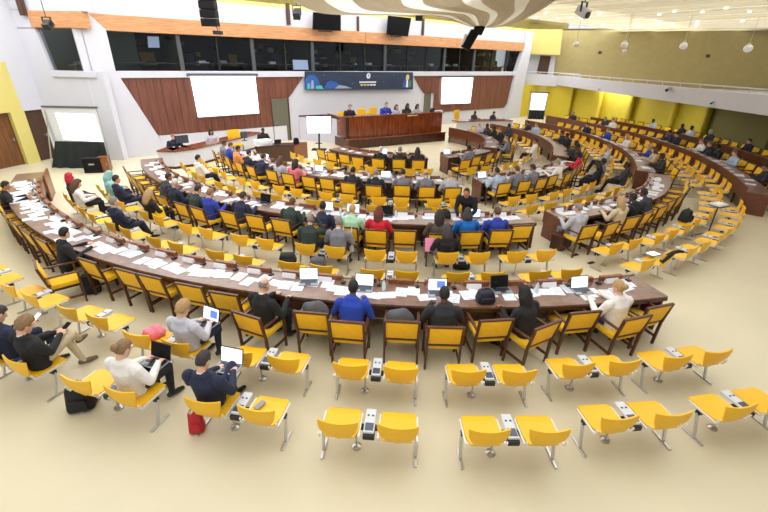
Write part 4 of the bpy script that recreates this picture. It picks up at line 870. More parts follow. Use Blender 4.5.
def pose(name, lean=.12, nod=.25, arms='desk', legs='desk', voxel=.013, turn=0.0, wide=1.0, stand=False):
    b = Body(); hz = .93 if stand else HIPZ
    Rl = Matrix.Rotation(-lean, 3, 'X')
    def T(p): v = Vector((p[0], p[1], (p[2]-HIPZ)*(1.0 if stand else (.85 if arms in ('laptop', 'phone') else .92)))); return Rl @ v + Vector((0, 0, hz))
    b.tube([T((0, 0, .48)), T((0, 0, .62)), T((0, .01, .78)), T((0, .0, .92)), T((0, -.01, 1.0))], [(.19*wide, .145), (.185*wide, .14), (.205*wide, .145), (.215*wide, .135), (.14, .09)], TOP)
    b.tube([T((0, -.01, 1.0)), T((0, .0, 1.06))], [(.085, .075), (.062, .06)], COLL)
    b.tube([T((0, -.005, 1.04)), T((0, .015, 1.13))], [.054, .052], SKIN)
    hc = T((0, .02, 1.13)) + Matrix.Rotation(-nod, 3, 'X') @ Vector((0, .02, .085))
    Rh = Matrix.Rotation(turn, 3, 'Z') @ Matrix.Rotation(-nod, 3, 'X')
    H = lambda x, y, z: hc + Rh @ Vector((x, y, z))
    b.tube([H(0, .0, -.055), H(0, -.005, 0), H(0, -.008, .055)], [(.060, .078), (.073, .094), (.064, .080)], SKIN, Rh @ Vector((1, 0, 0)))
    b.tube([H(0, .06, -.085), H(0, .05, -.03)], [(.034, .03), (.05, .04)], SKIN, Rh @ Vector((1, 0, 0)))
    b.tube([H(0, .088, .015), H(0, .106, -.022)], [.010, .014], SKIN)
    for s in (-1, 1): b.tube([H(s*.074, -.01, -.02), H(s*.076, -.015, .02)], [(.010, .018), (.012, .02)], SKIN)
    for s in (-1, 1):
        sh = T((s*.205*wide, -.01, .955))
        if arms == 'desk': el, wr, hd, nm, cu = T((s*.31, .10, .71)), Vector((s*.15, .43+lean*.2, .785)), (-s*.35, .9, -.05), (0, 0, 1), .5
        elif arms == 'laptop': el, wr, hd, nm, cu = T((s*.30, .05, .70)), Vector((s*.12, .34, .68)), (-s*.25, .95, -.1), (0, 0, 1), .7
        elif arms == 'lap': el, wr, hd, nm, cu = T((s*.26, .06, .70)), Vector((s*.07, .28, .64)), (-s*.6, .75, -.1), (0, 0, 1), .8
        elif arms == 'phone': el, wr, hd, nm, cu = T((s*.24, .09, .72)), Vector((s*.06, .33, .76)), (-s*.4, .8, .25), (0, -.4, .9), .9
        elif arms == 'head':
            if s > 0: el, wr, hd, nm, cu = T((.30, .14, .90)), H(.13, .02, .06), (-.5, -.1, .8), (.8, 0, .4), .6
            else: el, wr, hd, nm, cu = T((-.27, .10, .71)), Vector((-.15, .43, .785)), (.35, .9, -.05), (0, 0, 1), .5
        elif arms == 'reach': el, wr, hd, nm, cu = T((s*.25, .22, .80)), T((s*.16, .42, .80)), Rl @ Vector((0, .8, -.3)), (0, .2, 1), .4
        b.tube([sh, (sh+el)/2, el], [.08, .068, .058], TOP); b.tube([el, (el*.4+wr*.6), wr], [.058, .05, .038], TOP); hand(b, wr, hd, nm, cu, -s)
    if stand:
        for s in (-1, 1):
            b.tube([(s*.09, 0, .93), (s*.10, .02, .5), (s*.10, -.03, .1)], [.095, .066, .046], TRO); b.tube([(s*.10, -.05, .05), (s*.11, .07, .035), (s*.115, .15, .03)], [(.04, .05), (.045, .036), (.036, .026)], SHOE)
    else:
        b.tube([(0, -.02, .52), (0, .06, .52)], [(.175, .10), (.165, .095)], TRO)
        for s in (-1, 1):
            if legs == 'desk': kn, an, toe = Vector((s*.13, .46, .52)), Vector((s*.13, .42, .09)), Vector((s*.14, .60, .03))
            elif legs == 'out': kn, an, toe = Vector((s*.12, .46, .51)), Vector((s*.12, .62, .09)), Vector((s*.15, .80, .05))
            elif legs == 'cross':
                if s > 0: kn, an, toe = Vector((.02, .48, .66)), Vector((-.20, .66, .38)), Vector((-.27, .80, .34))
                else: kn, an, toe = Vector((-.11, .46, .52)), Vector((-.06, .55, .09)), Vector((-.05, .73, .03))
            b.tube([(s*.09, .0, .53), (kn+Vector((s*.09, 0, .53)))/2, kn], [.09, .078, .064], TRO); b.tube([kn, (kn*.5+an*.5), an], [.062, .052, .040], TRO)
            dv = (toe-an); b.tube([an-dv*.25-Vector((0, 0, .02)), an*.5+toe*.5-Vector((0, 0, .01)), toe], [(.038, .042), (.044, .036), (.034, .024)], SHOE)
    marks = [(H(s*.031, .088, .012), .012, EYE) for s in (-1, 1)] + [(H(0, .098, -.058), .016, LIP)]
    me = b.build(name, voxel, marks); return {'mesh': me, 'head': hc, 'rot': (Matrix.Rotation(turn, 4, 'Z') @ Matrix.Rotation(-nod, 4, 'X')), 'nod': nod, 'turn': turn}
POSES = {
    'desk': pose('person_at_desk', .10, .30), 'lean': pose('person_leaning_on_desk', .34, .25), 'back': pose('person_sitting_back', -.10, .1, 'lap', 'out'),
    'head': pose('person_hand_to_head', .22, .3, 'head'), 'desk2': pose('person_at_desk_turned', .14, .2, turn=.5), 'lap': pose('person_working_on_laptop', -.08, .5, 'laptop', 'desk', .010), 'lapcross': pose('person_legs_crossed_laptop', -.14, .5, 'laptop', 'cross', .010),
    'readcross': pose('person_legs_crossed_reading', -.12, .55, 'phone', 'cross', .010), 'read': pose('person_reading_phone', -.05, .6, 'phone', 'desk', .010), 'stand': pose('person_bending', .8, -.1, 'reach', stand=True)}
# ---- hair
def hairmesh(style):
    m = MB(); nu, nv = 28, 18; rnd = random.Random(11); vs = []; fs = []
    for j in range(nv+1):
        ph = math.pi*j/nv
        for i in range(nu):
            th = 2*math.pi*i/nu; d = Vector((math.sin(ph)*math.cos(th), math.sin(ph)*math.sin(th), -math.cos(ph)))
            base = Vector((d.x*.076, d.y*.098-.006, d.z*.113+.012)); k = .80; add = Vector((0, 0, 0))
            front = d.y; zz = d.z
            if style in ('short', 'curly', 'bun'):
                on = (zz > .55-.1*abs(d.x)) or (front < .25 and zz > -.15) or (front < -.25 and zz > -.55)
                if on: k = 1.10 if style != 'curly' else 1.24+rnd.uniform(-.08, .08)
            elif style == 'bald':
                if front < .15 and -.45 < zz < .35: k = 1.05
            elif style == 'long':
                on = (zz > .5) or (front < .35)
                if on:
                    k = 1.18+.05*math.sin(th*7)*math.sin(ph*9)+rnd.uniform(-.035, .035)
                    if zz < .1 and front < .3: add = Vector((d.x*.03, -.02, -.20*min(1, (.1-zz)*1.4)))
            elif style == 'scarf':
                on = not (front > .55 and zz < .62 and abs(d.x) < .62)
                if on:
                    k = 1.2
                    if zz < -.1: add = Vector((d.x*.10*(-zz), d.y*.05*(-zz), -.13*(-zz)))
            p = base*k + add; vs.append(tuple(p))
    for j in range(nv):
        for i in range(nu): fs.append((j*nu+i, j*nu+(i+1) % nu, (j+1)*nu+(i+1) % nu, (j+1)*nu+i))
    m.add(vs, fs)
    if style == 'bun': m.ell((0, -.135, .03), (.05, .045, .05), 12, 8)
    me = m.mesh('hair_'+style, M_black); me.polygons.foreach_set('use_smooth', [True]*len(me.polygons)); me.materials.clear(); me.materials.append(None); return me
HAIR = {s: hairmesh(s) for s in ('short', 'curly', 'bun', 'bald', 'long', 'scarf')}
CLR = {'navy': (34, 42, 70), 'black': (30, 31, 36), 'dark grey': (58, 60, 66), 'grey': (128, 130, 142), 'light grey': (186, 188, 200), 'blue': (34, 66, 176), 'royal blue': (42, 66, 172), 'bright blue': (16, 104, 196), 'white': (238, 236, 234), 'mint green': (178, 226, 194),
       'red': (208, 34, 62), 'teal': (152, 204, 206), 'green grey': (48, 62, 60), 'orange': (232, 150, 80), 'pale blue': (178, 198, 226), 'khaki': (202, 188, 156), 'brown': (92, 66, 50), 'charcoal': (44, 46, 52), 'lilac grey': (200, 202, 216), 'floral beige': (212, 196, 166), 'pink': (226, 120, 140), 'brown grey': (80, 74, 72)}
HCL = {'black': (22, 20, 20), 'dark': (46, 38, 36), 'brown': (98, 68, 46), 'blond': (196, 160, 110), 'grey': (142, 138, 136), 'white': (222, 218, 212), 'red brown': (110, 52, 40), 'sandy': (150, 118, 84), 'red': (212, 36, 58), 'teal': (152, 208, 208), 'charcoal': (56, 52, 54)}
SKN = {'l': (226, 178, 152), 'm': (176, 122, 88), 'd': (92, 60, 46)}
def cmat(c): return mat('cloth_'+c.replace(' ', '_'), CLR[c], .85, noise=.12, nscale=9, bump=.35, bscale=14)
def hmat(c): return mat('hair_'+c.replace(' ', '_'), HCL[c], .6, noise=.3, nscale=40, bump=.5, bscale=90)
def smat(c): return mat('skin_'+c, SKN[c], .5)
M_eye = mat('dark_eye', (40, 30, 28), .3); M_lipm = mat('lip', (160, 88, 84), .5); M_shoe = mat('black_leather_shoe', (28, 26, 26), .35); M_shoeb = mat('brown_suede_shoe', (112, 92, 80), .8)
def person(px, py, pz, top, hair, hcol, skin, label, tro='black', rz=None, coll=None, base=0.0, group=None, shoe=None, dr=0.0, loc=None, sc_=1.0, seat=None, side=0.0):
    """px,py: pixel of the head; the body sits where that head height meets the ring"""
    P = POSES[pz]; h = base + P['head'].z*sc_
    q = G(px, py, h) if loc is None else Vector(loc)
    r, t = polar(q); a = (RZ(r, t) if rz is None else rz) + math.radians(dr)
    off = Matrix.Rotation(a, 3, 'Z') @ Vector((P['head'].x, P['head'].y, 0))*sc_
    L = Vector((q.x-off.x, q.y-off.y, base))
    if loc is None and pz != 'stand' and base == 0:                       # sit on the seat that is there
        kd = seat or ('arm' if pz in ('desk', 'lean', 'desk2', 'head') else 'twin')
        best = min((s for s in SEATS if not s[2] and s[3] == kd), key=lambda s: (s[0]-L).length)
        if (best[0]-L).length < 1.45:
            best[2] = True
            if kd == 'arm':                                                # a taken chair stands clear of the desk edge
                ro = [x for x in (4.85, 8.75, 12.5, 16.25) if x < 17] if polar(best[0])[1] < 54.5 else (4.95, 8.4, 12.0, 15.5, 18.35)
                rs, tt = polar(best[0]); rr_ = min(ro, key=lambda x: abs(x+.3-rs)); need = rr_ + .34
                if rs < need: best[0] = PT(need, tt); best[4].location = best[0]
            a = best[1] + math.radians(dr)*.35; f_ = Matrix.Rotation(best[1], 3, 'Z') @ Vector((side, .05 if best[3] == 'arm' else .0, 0)); L = Vector((best[0].x+f_.x, best[0].y+f_.y, base))
        else: print('NOSEAT', label, round((best[0]-L).length, 2))
    o = obj('person', P['mesh'], None, L, a); tag(o, label, 'person', group); o.scale = (sc_,)*3
    mm = [smat(skin), cmat(top), cmat(tro), shoe or M_shoe, cmat(coll) if coll else cmat(top), M_eye, M_lipm]
    for i, s in enumerate(o.material_slots): s.link = 'OBJECT'; s.material = mm[i]
    hh = obj('hair' if hair != 'scarf' else 'headscarf', HAIR[hair], o, P['head']); hh.rotation_euler = P['rot'].to_euler()
    hh.material_slots[0].link = 'OBJECT'; hh.material_slots[0].material = hmat(hcol); return o
PE = {}
# on the twin seats behind the outermost desk
PE['read1'] = person(16, 302, 'read', 'navy', 'short', 'charcoal', 'l', 'person in navy suit with dark grey hair and mask reading a white phone', 'navy', coll='white', side=.06)
PE['read2'] = person(12, 325, 'readcross', 'black', 'curly', 'sandy', 'l', 'person in black jacket and khaki trousers with crossed legs', 'khaki', coll='white', shoe=M_shoeb, dr=-6)
PE['white'] = person(117, 357, 'lap', 'white', 'bun', 'sandy', 'l', 'person in white long sleeved top with light brown hair typing on lap', 'black', dr=-10, side=-.09)
PE['lilac'] = person(176, 315, 'lap', 'lilac grey', 'curly', 'blond', 'l', 'person in pale lilac top with short curly blond hair and laptop', 'navy', dr=-12)
PE['navylap'] = person(198.5, 363, 'lapcross', 'navy', 'short', 'charcoal', 'l', 'person in navy suit with crossed legs using laptop near the hindmost seats', 'navy', coll='white', dr=-14, side=-.06)
# at the outermost desk
person(0, 0, 'desk2', 'black', 'short', 'black', 'l', 'person in black jacket with dark hair bent over the outermost desk', loc=G(64, 231, 1.2), dr=-12)
person(261, 278, 'desk', 'black', 'bald', 'grey', 'l', 'balding person in black suit at the outermost desk', coll='white', dr=-16)
person(356, 288, 'lean', 'blue', 'short', 'black', 'd', 'person in bright blue suit leaning over the outermost desk')
person(442, 294, 'desk', 'charcoal', 'short', 'black', 'd', 'person in charcoal suit with cropped black hair at an open laptop')
person(529, 291, 'head', 'black', 'long', 'black', 'm', 'person in black with long dark hair resting head on hand', dr=14)
person(620, 280, 'desk', 'white', 'bun', 'blond', 'l', 'person in white sweater with blond tied hair at the desk end', 'blue', dr=6)
person(0, 0, 'desk', 'black', 'short', 'black', 'm', 'person in black jacket at the door end of the outermost desk', loc=G(5, 184, 1.2))
# twin seats between the outer desks
person(62, 179, 'back', 'charcoal', 'scarf', 'red', 'm', 'person in bright red headscarf seated near the dark screen skirt')
person(77, 187, 'lap', 'white', 'long', 'brown', 'l', 'person in white top with brown hair beside the red headscarf')
person(109, 199, 'back', 'navy', 'short', 'grey', 'l', 'person in blue suit with grey hair seated before the outermost desk', 'navy')
person(97, 178, 'lap', 'teal', 'scarf', 'teal', 'm', 'person in pale teal headscarf near the black equipment case')
person(111, 180, 'back', 'navy', 'short', 'dark', 'l', 'person in navy jacket with dark hair beside the teal headscarf', 'navy')
person(139, 193, 'lap', 'black', 'long', 'blond', 'l', 'person with long blond hair in black top using a dark laptop')
person(301, 224, 'head', 'green grey', 'short', 'grey', 'l', 'grey haired person in dark green suit with hand at temple', 'charcoal', seat='twin')
person(330, 228, 'desk2', 'grey', 'short', 'grey', 'l', 'grey haired person in grey suit beside the dark green suit', 'charcoal', coll='white', seat='twin')
PE['hood'] = person(451, 233, 'lap', 'black', 'scarf', 'charcoal', 'm', 'person in black hood holding a pink folder on a twin seat', 'grey')
# second ring
person(146, 184, 'lean', 'dark grey', 'short', 'dark', 'm', 'person in dark grey slumped over the end of the second ring desk')
person(174, 181, 'desk', 'navy', 'short', 'white', 'l', 'white haired person in navy suit at the second ring desk', 'navy')
person(194.5, 183, 'lean', 'green grey', 'short', 'dark', 'l', 'dark haired person in grey green jacket at the second ring desk')
person(200.6, 192, 'desk', 'royal blue', 'short', 'sandy', 'l', 'sandy haired person in blue suit at the second ring desk', 'navy')
person(238, 189, 'lean', 'navy', 'short', 'charcoal', 'l', 'person in navy suit with dark grey hair at second ring laptop', 'navy')
person(287, 197, 'lean', 'green grey', 'short', 'brown', 'l', 'brown haired person in dark grey green suit at second ring desk')
person(315.5, 202.5, 'lean', 'navy', 'short', 'black', 'm', 'black haired person in navy suit before an open white document', 'navy')
person(344, 210, 'desk', 'mint green', 'short', 'blond', 'l', 'blond person in mint green top at the second ring desk')
person(374, 212, 'desk', 'red', 'long', 'red brown', 'l', 'person in red top with reddish brown hair at the second ring desk')
person(441, 208, 'desk', 'brown grey', 'long', 'dark', 'm', 'person in brown grey top with long dark hair near the bending man')
person(469, 210, 'desk', 'bright blue', 'scarf', 'charcoal', 'm', 'person in vivid blue top with dark head covering at second ring')
person(500, 215.5, 'desk', 'royal blue', 'short', 'brown', 'l', 'person in royal blue top with short brown hair at laptop')
PE['stand'] = person(466.5, 193, 'stand', 'black', 'short', 'dark', 'm', 'person in black suit bending over the second ring desk', rz=RZ(11, 4.6)+math.pi-.5)
person(581, 206, 'desk', 'light grey', 'short', 'grey', 'l', 'grey haired person in pale grey suit at the aisle end board', 'grey')
person(611, 204, 'desk', 'floral beige', 'long', 'blond', 'l', 'blond person in beige patterned top across the aisle')
person(622, 197, 'desk', 'black', 'short', 'black', 'd', 'person in black with black hair across the aisle beside blond person')
person(656, 194, 'lean', 'dark grey', 'short', 'black', 'd', 'person in dark grey shirt leaning on the desk across the aisle')
# twin seats near the third ring
person(179, 160, 'back', 'white', 'short', 'black', 'l', 'person in white shirt with black hair on twin seats by the stage counter')
person(591, 165, 'lap', 'black', 'long', 'black', 'm', 'person in black jacket with grey backpack on twin seats across the aisle')
person(606, 163, 'back', 'grey', 'short', 'black', 'd', 'person in grey shirt with black hair on twin seats across the aisle')
person(634, 165, 'back', 'dark grey', 'short', 'black', 'd', 'person in dark grey lounging with legs stretched before the curved desk end')
# third ring
person(224.6, 143, 'desk', 'grey', 'short', 'dark', 'm', 'person in grey top at the stage end of the third ring')
person(227.5, 149, 'desk', 'orange', 'short', 'black', 'm', 'person in orange top at the third ring near the stage counter')
person(238, 146.5, 'desk', 'blue', 'short', 'brown', 'l', 'person in blue shirt at the third ring beside orange top')
person(251, 149, 'desk', 'navy', 'short', 'black', 'l', 'black haired person in navy suit at third ring near secretary table', 'navy')
person(256, 156, 'lean', 'navy', 'short', 'dark', 'l', 'person in navy suit reading white paper at the third ring', 'navy')
person(275, 157, 'desk', 'light grey', 'long', 'brown', 'l', 'person in pale grey top with brown hair at the third ring')
person(292, 165, 'desk', 'pink', 'long', 'dark', 'l', 'person in pink top with long dark hair at the third ring')
person(347, 169, 'desk', 'charcoal', 'short', 'black', 'm', 'black haired person in charcoal suit at the third ring')
person(373.6, 171, 'desk', 'charcoal', 'short', 'grey', 'l', 'grey haired person in charcoal suit at the third ring')
person(402, 169, 'desk', 'grey', 'short', 'dark', 'l', 'dark haired person in grey suit at the third ring')
person(425, 171, 'desk', 'grey', 'bald', 'grey', 'l', 'balding person in grey suit at the third ring')
person(449.5, 175, 'desk', 'light grey', 'short', 'blond', 'l', 'blond person in pale shirt at the aisle end of third ring')
person(500, 171.5, 'desk', 'pale blue', 'short', 'black', 'm', 'person in pale blue shirt at the third ring aisle corner')
person(519, 171, 'desk', 'grey', 'short', 'brown', 'l', 'brown haired person in grey suit across the aisle in third ring')
person(533, 167.5, 'desk', 'grey', 'short', 'dark', 'm', 'dark haired person in grey blue suit across the aisle in third ring')
person(553, 161, 'desk', 'white', 'short', 'grey', 'l', 'person in white shirt at the third ring near the red top')
person(580, 154, 'desk', 'red', 'short', 'black', 'd', 'person in red top with black hair at the third ring end')
# innermost ring
person(381, 149, 'desk', 'black', 'short', 'white', 'l', 'white haired person in black at the innermost desk')
person(401, 148, 'desk', 'charcoal', 'short', 'grey', 'l', 'grey haired person in charcoal suit at the innermost desk', dr=0)
person(417, 149, 'desk', 'charcoal', 'long', 'dark', 'm', 'long haired person in charcoal at the innermost desk')
person(457, 148, 'desk', 'grey', 'short', 'black', 'd', 'person in grey suit alone at the innermost desk section')
# far side, seen from the front
far = [(475, 128, 'black', 'black', 'd'), (483, 127, 'dark grey', 'dark', 'd'), (490, 126, 'light grey', 'white', 'l'), (498, 130, 'black', 'sandy', 'l'), (505, 136.5, 'charcoal', 'black', 'd'), (514, 138, 'grey', 'grey', 'l')]
for i, (x, y, c, h, s) in enumerate(far): person(x, y, 'desk', c, 'short', h, s, '%s haired person in %s at the innermost panelled desk' % (h, c))
for x, y, c, h, s in ((509, 126, 'dark grey', 'black', 'd'), (520, 124, 'navy', 'black', 'm'), (526, 123, 'pale blue', 'grey', 'l'), (563, 132.5, 'navy', 'dark', 'm'), (570, 135.5, 'black', 'black', 'd'), (582, 144, 'green grey', 'black', 'd'), (590, 148, 'charcoal', 'black', 'd')):
    person(x, y, 'desk', c, 'short', h, s, '%s haired person in %s behind the third ring dark fascia' % (h, c), coll='white')
person(550, 142, 'back', 'white', 'short', 'dark', 'm', 'person in white shirt and black trousers lounging on twin seats before dark fascia')
person(607, 147, 'back', 'light grey', 'short', 'sandy', 'l', 'sandy haired person in pale grey on twin seats below the gallery')
for x, y, c, h, s in ((583, 124, 'navy', 'dark', 'l'), (600, 129.5, 'blue', 'sandy', 'l'), (632, 136.5, 'white', 'blond', 'l'), (651, 147.5, 'royal blue', 'blond', 'l'), (658, 150, 'khaki', 'brown', 'l'), (666, 155.5, 'charcoal', 'black', 'd')):
    person(x, y, 'desk', c, 'long' if h in ('blond', 'brown') else 'short', h, s, '%s haired person in %s behind the second ring desk below the gallery' % (h, c), coll='white')
for x, y, c, h, s in ((645, 131.5, 'navy', 'dark', 'm'), (658, 132.5, 'navy', 'black', 'l'), (683, 140.5, 'white', 'sandy', 'l'), (699, 143.5, 'navy', 'sandy', 'l'), (705, 145.5, 'black', 'black', 'd'), (727, 151.5, 'pale blue', 'sandy', 'l'), (764, 168, 'charcoal', 'dark', 'm')):
    person(x, y, 'desk', c, 'short', h, s, '%s haired person in %s at the desk under the gallery edge' % (h, c), coll='white')
for x, y, c, h, s in ((571, 113, 'charcoal', 'grey', 'l'), (593, 119.5, 'dark grey', 'grey', 'l'), (601, 119.5, 'white', 'sandy', 'l'), (646, 121.5, 'light grey', 'black', 'd'), (664, 125.5, 'black', 'black', 'd'), (675, 126.5, 'lilac grey', 'black', 'd'), (705, 132.5, 'dark grey', 'white', 'l'), (756, 140.5, 'black', 'dark', 'l')):
    person(x, y, 'desk', c, 'short', h, s, '%s haired person in %s along the yellow wall' % (h, c), coll='white')
# podium and stage counters (they face the hall)
prz = math.atan2(pd.y, pd.x)+math.pi
def podium_person(px, py, o, *a, **k):
    d = ray(px, py); P = pp(0, o, 0); q = CAMP + d*((P-CAMP).dot(pn)/d.dot(pn)); person(0, 0, *a, loc=(q.x, q.y, 0), rz=prz, base=.70, sc_=(q.z-.70)/POSES[a[0]]['head'].z, **k)
podium_person(350, 107, 1.25, 'desk', 'black', 'short', 'grey', 'l', 'person in open black jacket at the end of the podium', coll='white')
podium_person(386.5, 104.5, 1.15, 'desk', 'royal blue', 'short', 'grey', 'l', 'grey haired person in blue suit presiding at the podium', coll='white')
podium_person(396.5, 107, 1.35, 'desk', 'lilac grey', 'long', 'red brown', 'l', 'person in pale top with long hair at the podium')
podium_person(407.5, 106, 1.2, 'desk', 'charcoal', 'scarf', 'charcoal', 'm', 'person in dark headscarf at the podium')
podium_person(417.5, 106.5, 1.2, 'desk', 'light grey', 'long', 'black', 'm', 'person in pale grey with black hair at the podium')
wrz = math.atan2(WD.y, WD.x)+math.pi
def stage_person(px, py, Y, *a, **k):
    q = at_y(px, py, Y); person(0, 0, *a, loc=(q.x, q.y, 0), rz=wrz, **k)
for px, py, c, h, hs, s, lab in ((173, 137, 'navy', 'sandy', 'short', 'l', 'person in navy suit behind a monitor at the stage counter'), (211, 132, 'light grey', 'black', 'long', 'm', 'person in pale grey behind the stage counter'), (263, 130.5, 'black', 'black', 'short', 'd', 'person in black with laptop at the secretary table'),
                                  (475, 114.5, 'green grey', 'black', 'short', 'd', 'person in grey green at the stage counter beyond the podium'), (494, 113.5, 'navy', 'dark', 'short', 'm', 'person in navy at the stage counter beyond the podium')):
    if px < 400: person(px, py, 'desk', c, hs, h, s, lab, rz=wrz)
    else: q = at_y(px, py, crp[1].y+1.0); person(0, 0, 'desk', c, hs, h, s, lab, rz=wrz, loc=(q.x, q.y, 0), base=max(0, q.z-POSES['desk']['head'].z))
# ------------------------------------------------------------------ things on desks, seats and floor
RN = random.Random(21)
def sheetmesh(w, h, lines, mt, inkm):
    m = MB(); m.box((0, 0, .002), (w, h, .004), mi=0)
    for k in range(lines): m.box((-.0+RN.uniform(-.01, .01), h*.36-k*h*.74/max(1, lines-1) if lines > 1 else h*.2, .0045), (w*RN.uniform(.55, .78), h*.022, .001), mi=1)
    return m.mesh('paper', [mt, inkm])
SH = [sheetmesh(.21, .297, 0, M_paper, M_ink), sheetmesh(.21, .297, 6, M_paper, M_inkgrey), sheetmesh(.297, .21, 3, M_paper, M_inkgrey), sheetmesh(.21, .297, 0, M_paperblue, M_ink), sheetmesh(.42, .297, 5, M_paper, M_inkgrey), sheetmesh(.3, .22, 0, M_paperblue, M_ink), sheetmesh(.21, .297, 8, mat('grey_white_paper', (206, 210, 222), .7), M_inkgrey), sheetmesh(.21, .297, 4, M_paperblue, M_bblue)]
def paper(r, t, k, dr, label, group, z=.7505):
    o = obj('paper', SH[k], None, PT(r, t, z), RZ(r, t)+math.radians(dr)); return tag(o, label, 'paper', group)
def strew(ts, rin, rout, label, group, n, step, z=.7505, lo=.24, hi=.55):
    for t in ts:
        for i in range(n):
            a = t+(i-(n-1)/2)*step+RN.uniform(-.15, .15)*step; paper(rin+lo+RN.random()*(hi-lo), a, RN.randrange(len(SH)), RN.uniform(-14, 14), label, group, z+.0006*i)
strew(sA[:16], 15.45, 16.25, 'printed sheet of paper lying on the outermost curved desk', 'papers on the outermost desk', 3, .8)
strew(sA[16:], 15.45, 16.25, 'white sheet in the dense spread at the door end of outermost desk', 'papers at door end of outermost desk', 5, .55, lo=.2, hi=.66)
strew(sB, 11.72, 12.5, 'printed sheet of paper on the second ring desk', 'papers on the second ring desk', 2, 1.4)
strew(sBR, 11.72, 12.5, 'printed sheet on the second ring desk across the aisle', 'papers on second ring across aisle', 2, 1.4)
strew(sC, 8.0, 8.75, 'white sheet of paper on the third ring desk', 'papers on third ring desk', 2, 2)
strew(sCR, 8.0, 8.75, 'white sheet of paper on the third ring across the aisle', 'papers on third ring across aisle', 2, 2)
strew(sD+sDR, 4.05, 4.85, 'white sheet of paper on the innermost desk', 'papers on innermost desk', 1, 2)
strew(sR1[::1], 14.75, 15.5, 'white sheet of paper on the desk under the gallery edge', 'papers under the gallery edge', 1, 1.2)
strew(sB2[::2]+sC2[::2]+sD2[::2], 0, 0, '', '', 0, 0)
strew(sB2[::2], 11.25, 12.0, 'white sheet on the second ring desk below the gallery', 'papers on second ring below gallery', 1, 1)
strew(sD2[::2], 4.2, 4.95, 'white sheet on the innermost panelled desk', 'papers on innermost panelled desk', 1, 1)
LB = {}
m = MB(); m.box((0, 0, .009), (.34, .24, .016)); LB['base'] = m.mesh('base', M_lapgrey, .004)
m = MB(); m.box((0, .015, .018), (.29, .11, .002)); m.box((0, -.075, .018), (.1, .06, .002)); LB['keyboard'] = m.mesh('keyboard', M_lapdark)
m = MB(); m.box((0, .12, .125), (.34, .010, .225), rx=-.28); LB['lid'] = m.mesh('lid', M_lapdark, .003)
m = MB(); m.box((0, .1135, .125), (.315, .003, .20), rx=-.28); LB['screen'] = m.mesh('screen', M_lapscr); m = MB(); m.box((0, .1135, .125), (.315, .003, .20), rx=-.28); LB['screen_off'] = m.mesh('screen', M_black)
m = MB(); m.box((.06, .1105, .13), (.14, .003, .12), rx=-.28); LB['window'] = m.mesh('window', M_lapblue)
def laptop(loc, rz, label, lit=True, blue=False, tilt=0.0, group=None):
    t = tag(empty('laptop', loc, rz), label, 'laptop', group); t.rotation_euler = (tilt, 0, rz)
    obj('base', LB['base'], t); obj('keyboard', LB['keyboard'], t); l = obj('lid', LB['lid'], t); obj('screen', LB['screen' if lit else 'screen_off'], l)
    if blue: obj('screen_window', LB['window'], l)
    return t
def desk_laptop(r, t, label, lit=True, blue=False, dr=0, group=None): return laptop(PT(r, t, .756), RZ(r, t)+math.radians(dr), label, lit, blue, 0, group)
desk_laptop(15.85, -.2, 'open laptop with bright screen before the charcoal suited man', True, True)
desk_laptop(15.8, -4.9, 'open laptop with bright screen before the bright blue suit')
desk_laptop(15.75, -8.6, 'open white laptop beside the balding man in black', True, False, 14)
desk_laptop(15.72, 4.0, 'open dark laptop near the person resting head on hand', False, False, 8)
desk_laptop(15.85, 9.2, 'open laptop before the person in the white sweater')
for r, t, lab in ((12.0, -8.9, 'open laptop before the mint green top'), (12.1, 6.3, 'open pale laptop beside the royal blue top'), (12.0, -21.5, 'open laptop before the navy suit with dark grey hair'), (12.0, -12.4, 'open laptop screen before the black haired navy suit'), (12.0, -4.6, 'open dark laptop before the red top'),
                  (8.3, -24.5, 'open laptop at the third ring beside the pink top'), (8.3, -45, 'open laptop at the third ring before navy suit'), (8.35, 16.6, 'open laptop at the third ring aisle corner'), (8.3, -7, 'open laptop at the third ring beside grey haired charcoal suit'), (4.4, 22.5, 'open laptop at the innermost desk section'), (4.4, -15, 'blue laptop at the innermost desk')):
    desk_laptop(r, t, lab, 'dark' not in lab, False)
def on_lap(p, dist, z, label, lit=True, blue=False, dr=0.0):
    o = p; f = Matrix.Rotation(o.rotation_euler.z, 3, 'Z') @ Vector((0, dist, 0)); return laptop(Vector((o.location.x+f.x, o.location.y+f.y, z)), o.rotation_euler.z+dr, label, lit, blue)
on_lap(PE['white'], .40, .60, 'dark laptop on the lap of the white topped person', False)
on_lap(PE['lilac'], .40, .60, 'open laptop with blue windows on the lap of lilac topped person', True, True, -.1)
on_lap(PE['navylap'], .40, .66, 'open laptop with white page on crossed legs of navy suit', True)
for p, lab in ((PE['read1'], 'white phone held by the masked reader'), (PE['read2'], 'dark phone held over khaki trousers')):
    f = Matrix.Rotation(p.rotation_euler.z, 3, 'Z') @ Vector((0, .45, 0)); m = MB(); m.box((0, 0, 0), (.08, .155, .01), rx=.5); m.box((0, .001, .006), (.07, .14, .003), rx=.5, mi=1)
    tag(obj('mobile_phone', m.mesh('mobile_phone', [M_paper if 'white' in lab else M_black, M_lapscr if 'white' in lab else M_black], .0), None, (p.location.x+f.x, p.location.y+f.y, .80), p.rotation_euler.z), lab, 'phone')
